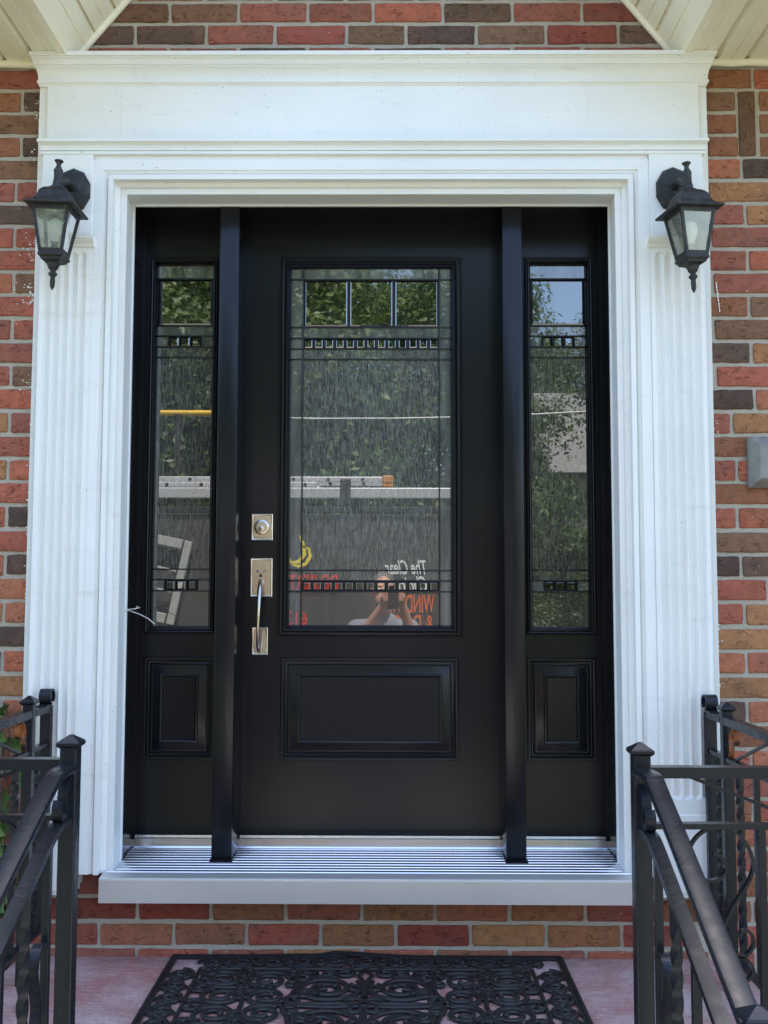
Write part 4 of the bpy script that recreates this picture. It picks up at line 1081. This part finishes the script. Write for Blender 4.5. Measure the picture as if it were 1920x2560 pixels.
obj('side_window', MB().add([(VX0+.95, VY+.006, zg+1.40), (VX0+1.75, VY+.006, zg+1.40), (VX0+1.75, VY+.006, zg+1.98), (VX0+1.42, VY+.006, zg+1.98), (VX0+.95, VY-.02, zg+1.40), (VX0+1.75, VY-.02, zg+1.40), (VX0+1.75, VY-.02, zg+1.98), (VX0+1.42, VY-.02, zg+1.98)], [(0, 1, 2, 3), (0, 1, 5, 4), (1, 2, 6, 5), (2, 3, 7, 6), (3, 0, 4, 7)]), 'glassdark', van)
obj('windscreen', MB().add([(VX0+.78, VY-.16, zg+1.37), (VX0+.78, VY-1.80, zg+1.37), (VX0+1.31, VY-1.74, zg+2.06), (VX0+1.31, VY-.22, zg+2.06)], [(0, 1, 2, 3)]), 'glassdark', van)
dr = box1('door', 'vanpaint', van, VX0+.9, VX0+1.9, VY-.01, VY+.004, zg+.55, zg+1.36, bv=.003); box1('handle', 'darkmetal', dr, VX0+1.70, VX0+1.84, VY+.004, VY+.03, zg+1.16, zg+1.20)
box1('headlight', 'bulb', van, VX0-.01, VX0+.08, VY-.42, VY-.05, zg+.88, zg+1.04, bv=.01); box1('headlight', 'bulb', van, VX0-.01, VX0+.08, VY-1.9, VY-1.53, zg+.88, zg+1.04, bv=.01)
zr = 1.955
b = MB()
for x in (VX0+1.9, VX0+3.6, VX1-1.25-.02): b.box(x-.025, x+.025, VY-1.88, VY-.03, zr-.03, zr+.0585).box(x-.025, x+.025, VY-.10, VY-.05, zg+2.17, zr).box(x-.025, x+.025, VY-1.90, VY-1.85, zg+2.17, zr)
rk = obj('roof_rack', b, 'darkmetal', van)
box1('rack_rail', 'ladder', van, VX0+1.8, VX1-.1, VY-.05, VY+.0, zr-.045, zr+.045, bv=.006)
box1('rack_rail', 'darkmetal', van, VX0+1.8, VX1-.1, VY-1.93, VY-1.88, zr-.03, zr+.03, bv=.006)
box1('rack_bracket', 'darkmetal', van, -.44, -.35, VY-.03, VY+.02, zr-.10, zr+.12, bv=.01)
def refl(px, py, Y):                           # pixel of a reflection in the door glass -> point on plane Y
    q = U(px, py, 2*YG-Y); return Vector((q.x, Y, q.z))
def lettering(txt, mat, px_r, px_l, py0, py1, shear=0.0, y=VY+.003):
    cu = bpy.data.curves.new('lettering', 'FONT'); cu.body = txt; cu.extrude = .001; cu.shear = shear; cu.resolution_u = 3; cu.offset = .012
    to = bpy.data.objects.new('tmp', cu); COL.objects.link(to)
    dg = bpy.context.evaluated_depsgraph_get(); me = bpy.data.meshes.new_from_object(to.evaluated_get(dg))
    bpy.data.objects.remove(to)
    xs_ = [v.co.x for v in me.vertices]; ys_ = [v.co.y for v in me.vertices]
    a_ = refl(px_r, py0, y); b_ = refl(px_l, py1, y)
    o_ = wloc(van)
    for v in me.vertices:
        u = (v.co.x-min(xs_))/(max(xs_)-min(xs_)); q = (v.co.y-min(ys_))/(max(ys_)-min(ys_))
        v.co = Vector((a_.x+(b_.x-a_.x)*u, y+v.co.z*.5, b_.z+(a_.z-b_.z)*q))-o_
    me.materials.clear(); me.materials.append(M[mat])
    o2 = bpy.data.objects.new('lettering', me); COL.objects.link(o2); o2.parent = van
    return o2
lettering('DELBERT', 'pred', 845, 722, 1437, 1475)
lettering('613', 'pred', 768, 716, 1528, 1563)
lettering('The Clear', 'pwhite', 1064, 962, 1400, 1436, .35)
lettering('Choice for', 'pwhite', 1067, 945, 1440, 1480, .35)
lettering('WINDOW', 'porange', 1086, 965, 1486, 1532)
lettering('& DOOR', 'porange', 1082, 960, 1537, 1580)
# yellow emblem: a tapering swirl
b = MB(); Ep = [(748, 1338), (758, 1360), (760, 1385), (748, 1404), (728, 1407), (722, 1393)]
E2 = [(757, 1366), (772, 1372), (776, 1390), (764, 1410), (745, 1416), (727, 1409)]
for P, wd in ((Ep, [.004, .016, .02, .018, .014, .004]), (E2, [.006, .012, .016, .014, .012, .006])):
    pts = [refl(x, y_, VY+.004) for x, y_ in P]
    L_, R_ = [], []
    for i, p in enumerate(pts):
        t = (pts[min(i+1, 5)]-pts[max(0, i-1)]).normalized(); nn = Vector((-t.z, 0, t.x)); L_.append(p+nn*wd[i]); R_.append(p-nn*wd[i])
    b.rings([L_, R_], False)
obj('emblem', b, 'pyellow', van)
# --- ladders and pole on the rack
def ladder(x0, x1, y0, y1, z, label, cap):
    t = thing('ladder', ((x0+x1)/2, (y0+y1)/2, z-.023), label, 'ladder', 'ladders on the van rack')
    for y in (y0, y1): box1('rail', 'ladder', t, x0, x1, y-.014, y+.014, z-.023, z+.023, bv=.005)
    x = x0+.15; k = 0
    while x < x1-.05:
        obj('rung', MB().tube([(x, y0-.018, z), (x, y1+.018, z)], .015, 10), 'darkmetal', t, 60); x += .30; k += 1
    if cap:
        for y in (y0, y1): box1('end_cap', 'orange', t, x1-.02, x1+.075, y-.026, y+.026, z-.034, z+.034, bv=.010)
    return t
xe = refl(962, 1175, VY-.05).x; ze_ = refl(900, 1172, VY-.05).z
zrail = zr+.0585+.023
ladder(VX0+.2, refl(792, 1190, VY-.1).x+.001, VY-.50, VY-.12, zrail, 'aluminium ladder lying lowest on the van rack', False)
ladder(VX0+.1, xe, VY-.50, VY-.12, zrail+.047, 'aluminium ladder with orange end caps, on top of another ladder on the van', True)
py_ = refl(460, 1051, VY-.7)
pole = thing('extension_pole', (-2.6, VY-.7, zrail+.137), 'long yellow pole on its stand above the ladders', 'pole')
zp_ = py_.z
obj('shaft', MB().tube([(VX0+.3, VY-.30, zp_), (-1.25, VY-.30, zp_)], .026, 12), 'yellow', pole, 60)
for x in (VX0+.9, -1.9): box1('stand', 'darkmetal', pole, x-.02, x+.02, VY-.33, VY-.27, zrail+.13, zp_-.015)
# --- window sash leaning against the van
ws = thing('window_sash', refl(420, 1545, VY+.06), 'white multi-pane window sash leaning against the van', 'window sash')
kx = Matrix.Rotation(R(12.0), 4, 'Y')
c0 = refl(372, 1440, VY+.045)
def wbar(name, x0, x1, z0, z1):
    b = MB().box(x0, x1, -.02, .02, z0, z1, bv=.004); b.rot(0, Matrix.Translation(c0) @ kx); return obj(name, b, 'sash', ws)
wbar('stile', -.30, -.22, -.36, .36); wbar('stile', .235, .30, -.36, .36); wbar('rail', -.22, .22, .28, .36); wbar('rail', -.22, .22, -.36, -.28)
wbar('muntin', -.22, .22, .08, .10); wbar('muntin', -.22, .22, -.10, -.08); wbar('muntin', -.01, .01, -.28, .28)
lw = refl(300, 1540, VY+.05)
rackl = box1('sash_ledge', 'darkmetal', van, c0.x-.55, c0.x+.55, VY-.02, VY+.09, c0.z-.455, c0.z-.425)

# --- person with a phone at the camera
person = thing('person', (-.02, -3.74, GROUND), 'person in a grey t-shirt holding up a phone with both hands on the path', 'person')
def caps(b, P, rr, n=14):
    """tapered capsule through points"""
    pts = [Vector(p) for p in P]; a = (pts[0]-pts[1]).normalized(); e = (pts[-1]-pts[-2]).normalized()
    full = [pts[0]+a*rr[0]*k for k in (.98, .75, .4)]+pts+[pts[-1]+e*rr[-1]*k for k in (.4, .75, .98)]
    rad = [rr[0]*k for k in (.2, .66, .92)]+list(rr)+[rr[-1]*k for k in (.92, .66, .2)]
    return b.tube(full, rad, n)
def ell(b, c, r, n=16, m=10):
    prof = []
    rs = [[(c[0]+r[0]*math.sin(math.pi*(i+.3)/(m+.6))*math.cos(2*math.pi*k/n), c[1]+r[1]*math.sin(math.pi*(i+.3)/(m+.6))*math.sin(2*math.pi*k/n), c[2]-r[2]*math.cos(math.pi*(i+.3)/(m+.6))) for k in range(n)] for i in range(m+1)]
    return b.rings(rs, True, True, True)
def remeshed(name, b, mat, vox, par, it=4):
    o = obj(name, b, mat, par)
    md = o.modifiers.new('remesh', 'REMESH'); md.mode = 'VOXEL'; md.voxel_size = vox; md.use_smooth_shade = True
    sm = o.modifiers.new('smooth', 'SMOOTH'); sm.iterations = it; sm.factor = .5
    return o
hx, hy, hz = -.055, -3.70, 1.115               # head centre
b = MB()
ell(b, (hx, hy-.015, hz+.025), (.078, .098, .105)); ell(b, (hx, hy+.03, hz-.055), (.060, .070, .068))
caps(b, [(hx, hy+.085, hz+.02), (hx, hy+.102, hz-.012)], [.010, .015], 10)                      # nose
ell(b, (hx-.080, hy-.01, hz), (.012, .022, .032), 10, 6); ell(b, (hx+.080, hy-.01, hz), (.012, .022, .032), 10, 6)
ell(b, (hx, hy+.088, hz-.058), (.026, .010, .008), 10, 6)                                        # lips
ell(b, (hx-.03, hy+.078, hz+.045), (.024, .012, .007), 8, 5); ell(b, (hx+.03, hy+.078, hz+.045), (.024, .012, .007), 8, 5)
caps(b, [(hx, hy-.03, hz-.07), (hx, hy-.06, hz-.20)], [.056, .062])
tz = GROUND
caps(b, [(hx, -3.77, tz+1.31), (hx, -3.77, tz+1.20), (hx, -3.75, tz+1.0), (hx, -3.75, tz+.90)], [.10, .14, .13, .13], 18)
caps(b, [(hx-.17, -3.77, tz+1.31), (hx+.17, -3.77, tz+1.31)], [.06, .06])
for s_ in (-1, 1):
    sh = Vector((hx+s_*.19, -3.77, tz+1.31)); el = Vector((hx+s_*.23, -3.60, tz+1.14)); wrs = Vector((.012+s_*.062, -3.435, tz+1.485))
    caps(b, [sh, sh.lerp(el, .5), el], [.055, .048, .040]); caps(b, [el, el.lerp(wrs, .35), wrs], [.040, .042, .027])
    pm = Vector((.012+s_*.055, -3.405, tz+1.535)); caps(b, [wrs, pm], [.026, .030], 10)
    # four fingers reach round the front edge of the phone, the thumb closes behind
    for k in range(4):
        z = tz+1.565-.019*k; L_ = (.86, 1.0, .95, .78)[k]
        caps(b, [(.012+s_*.060, -3.405, z), (.012+s_*.056, -3.372, z+.004), (.012+s_*(.056-.036*L_), -3.367, z+.006), (.012+s_*(.056-.050*L_), -3.368, z+.005)] if False else
             [(.012+s_*.062, -3.410, z), (.012+s_*.060, -3.384, z+.003), (.012+s_*(.050-.012*L_), -3.3745, z+.004)], [.0095, .009, .0075], 8)
    caps(b, [(.012+s_*.058, -3.415, tz+1.53), (.012+s_*.045, -3.412, tz+1.56), (.012+s_*.028, -3.403, tz+1.572)], [.012, .011, .009], 8)
    caps(b, [(hx+s_*.085, -3.75, tz+.90), (hx+s_*.10, -3.735, tz+.50), (hx+s_*.11, -3.77, tz+.10)], [.085, .058, .042])
    caps(b, [(hx+s_*.11, -3.79, tz+.045), (hx+s_*.12, -3.64, tz+.035)], [.04, .034])
remeshed('body', b, 'skin', .0055, person)
b = MB(); caps(b, [(hx, -3.77, tz+1.33), (hx, -3.77, tz+1.20), (hx, -3.75, tz+1.0), (hx, -3.75, tz+.86)], [.112, .158, .150, .155], 20); caps(b, [(hx-.175, -3.77, tz+1.312), (hx+.175, -3.77, tz+1.312)], [.068, .068])
for s_ in (-1, 1):
    sh = Vector((hx+s_*.19, -3.77, tz+1.31)); el = Vector((hx+s_*.23, -3.60, tz+1.14)); caps(b, [sh, sh.lerp(el, .55)], [.068, .066])
remeshed('t_shirt', b, 'shirt', .011, person)
b = MB()
for s_ in (-1, 1): caps(b, [(hx+s_*.075, -3.75, tz+.93), (hx+s_*.10, -3.735, tz+.50), (hx+s_*.11, -3.77, tz+.09)], [.115, .078, .068])
remeshed('trousers', b, 'denim', .012, person)
for s_ in (-1, 1):
    b = MB(); ell(b, (hx+s_*.115, -3.70, tz+.048), (.05, .14, .055)); remeshed('shoe', b, 'shoe', .01, person)
b = MB(); ell(b, (hx, hy-.030, hz+.045), (.084, .096, .100)); remeshed('hair', b, 'hair', .008, person)
b = MB(); ell(b, (hx, hy+.048, hz-.078), (.052, .058, .046)); remeshed('beard', b, 'hair', .008, person)
for s_ in (-1, 1): obj('eye', ell(MB(), (hx+s_*.030, hy+.074, hz+.022), (.012, .011, .010), 10, 6), 'pwhite', person, 60)
ph = thing('smartphone', (.012, -3.388, tz+1.46), 'black smartphone held up in portrait by the person', 'phone')
obj('case', MB().box(.012-.038, .012+.038, -3.392, -3.383, tz+1.455, tz+1.610, bv=.003), 'phone', ph)
obj('lens_ring', MB().lathe([(.010, .0), (.010, .003), (.006, .003), (.006, .001)], (.012, -3.3832, tz+1.585), 16, 'Y'), 'chrome', ph)

# --- trees
def crown_mesh(name, seed, n=42000):
    rd = random.Random(seed); blobs = []
    for i in range(110):
        a = rd.uniform(0, 2*math.pi); z = rd.uniform(.12, 1.0); rr = math.sin(math.pi*min(1, .16+.78*z))**.6*rd.uniform(.25, .95)
        blobs.append((rr*math.cos(a), rr*math.sin(a), z, rd.uniform(.12, .25)))
    v, f = [], []
    for i in range(n):
        bx_, by_, bz_, br = rd.choice(blobs)
        d = Vector((rd.gauss(0, 1), rd.gauss(0, 1), rd.gauss(0, 1))).normalized()*br*rd.random()**.4
        c = Vector((bx_, by_, bz_*3.2))+d*1.5
        nrm = (d.normalized()+Vector((rd.uniform(-.8, .8), rd.uniform(-.8, .8), rd.uniform(-.2, 1)))).normalized()
        t = nrm.orthogonal().normalized(); t.rotate(Matrix.Rotation(rd.uniform(0, 6.28), 3, nrm)); u_ = nrm.cross(t)
        s_ = rd.uniform(.014, .032); k = len(v)
        v += [tuple(c-t*s_), tuple(c+u_*s_*.5), tuple(c+t*s_*1.1), tuple(c-u_*s_*.5)]; f.append((k, k+1, k+2, k+3))
    me = bpy.data.meshes.new(name); me.from_pydata(v, [], f); me.update(); me.materials.append(M['foliage']); return me
CROWNS = [crown_mesh('crown', 21), crown_mesh('crown', 22), crown_mesh('crown', 23)]
def tree(x, y, h, r, k, rot, label, low=.12):
    t = thing('leafy_tree', (x, y, GROUND), label, 'tree', 'trees across the driveway')
    rd = random.Random(int(x*10)+99)
    b = MB(); b.tube([(x, y, GROUND-.05), (x+.05, y, GROUND+h*.2), (x+.02, y+.05, GROUND+h*.5), (x, y, GROUND+h*.8)], [.16*r/2, .12*r/2, .08*r/2, .02], 9)
    for i in range(7):
        a = rd.uniform(0, 6.28); z0 = GROUND+h*rd.uniform(.25, .6); b.tube([(x, y, z0), (x+r*.35*math.cos(a), y+r*.35*math.sin(a), z0+h*.10), (x+r*.7*math.cos(a), y+r*.7*math.sin(a), z0+h*.2)], [.05*r/2, .035*r/2, .01], 6)
    obj('trunk', b, 'bark', t, 60)
    c = bpy.data.objects.new('crown', CROWNS[k]); COL.objects.link(c); c.parent = t; c.location = (0, 0, h*low); c.scale = (r, r, h*(1-low)*.93/3.2); c.rotation_euler = (0, 0, rot)
for i, a in enumerate([(-8.2, -13.0, 8.6, 2.9, 0, .3, 'tall leafy tree standing farthest along the driveway behind the van cab'), (-4.6, -12.2, 9.4, 2.7, 1, 1.9, 'tall leafy tree behind the cab of the van'), (-1.7, -12.8, 8.8, 2.4, 2, 4.0, 'tall leafy tree behind the lettered side of the van'),
                       (1.25, -13.6, 7.6, 2.0, 0, 2.6, 'leafy tree behind the tail of the van'), (4.75, -14.2, 8.2, 1.75, 1, 5.2, 'slender leafy tree before the grey stone house'), (3.0, -12.6, 2.6, 1.2, 2, .8, 'low leafy bush before the grey stone house'), (2.15, -16.2, 6.5, 1.05, 2, 2.2, 'middling leafy tree between the van tail and the grey stone house')]):
    tree(*a, low=.04 if i < 3 else (.55 if i == 4 else .10))
for i, a in enumerate([(-10.5, -17.5, 10.0, 3.2, 1, .3, 'tall tree behind the others, past the van cab'), (-6.2, -17.0, 10.4, 3.2, 2, 1.2, 'tall tree in the second row behind the van cab'), (-2.6, -17.4, 10.2, 3.0, 0, 2.0, 'tall tree in the second row behind the lettered van side'), (.3, -18.0, 8.8, 2.6, 1, 3.6, 'tall tree in the second row behind the van tail'), (6.2, -36.0, 11.4, 3.9, 2, .9, 'tall tree rising behind the grey stone house')]):
    tree(*a, low=.03)
# --- neighbour's house
nh = thing('stone_house', (8.0, -26, GROUND), 'grey stone house with a grey shingle roof beyond the trees', 'house')
box1('wall', 'stone', nh, 2.8, 14, -32, -24, GROUND-.1, 4.3)
obj('roof', MB().rings([[(2.3, -23.4, 4.2), (2.3, -28, 7.2), (2.3, -32.6, 4.2)], [(14.5, -23.4, 4.2), (14.5, -28, 7.2), (14.5, -32.6, 4.2)]], True, True, True), 'grey_shingle', nh)
for x in (4.2, 7.4, 10.6):
    wn = box1('window', 'pwhite', nh, x, x+1.5, -24.02, -23.95, .9, 2.2, bv=.02); box1('pane', 'glassdark', wn, x+.1, x+1.4, -23.96, -23.935, 1.0, 2.1)
# --- overhead wire on two poles
def upole(x, label):
    t = thing('utility_pole', (x, -10.2, GROUND), label, 'utility pole', 'utility poles along the driveway')
    obj('shaft', MB().tube([(x, -10.2, GROUND-.1), (x, -10.2, 6.0)], [.14, .10], 12), 'wood', t, 60); box1('crossarm', 'wood', t, x-.05, x+.05, -10.9, -9.5, 5.4, 5.52)
upole(-13, 'wooden utility pole beyond the front of the van'); upole(13, 'wooden utility pole beside the driveway past the back of the van')
q = refl(930, 1046, -10.2)
pts = [(x, -10.2, q.z+(5.0-q.z)*(x/13.0)**2+.012*x) for x in [-13+i*1.0 for i in range(27)]]
tag(obj('overhead_wire', MB().tube(pts, .011, 6), 'string', None, 60), 'thin pale overhead wire slung between two wooden poles', 'wire')
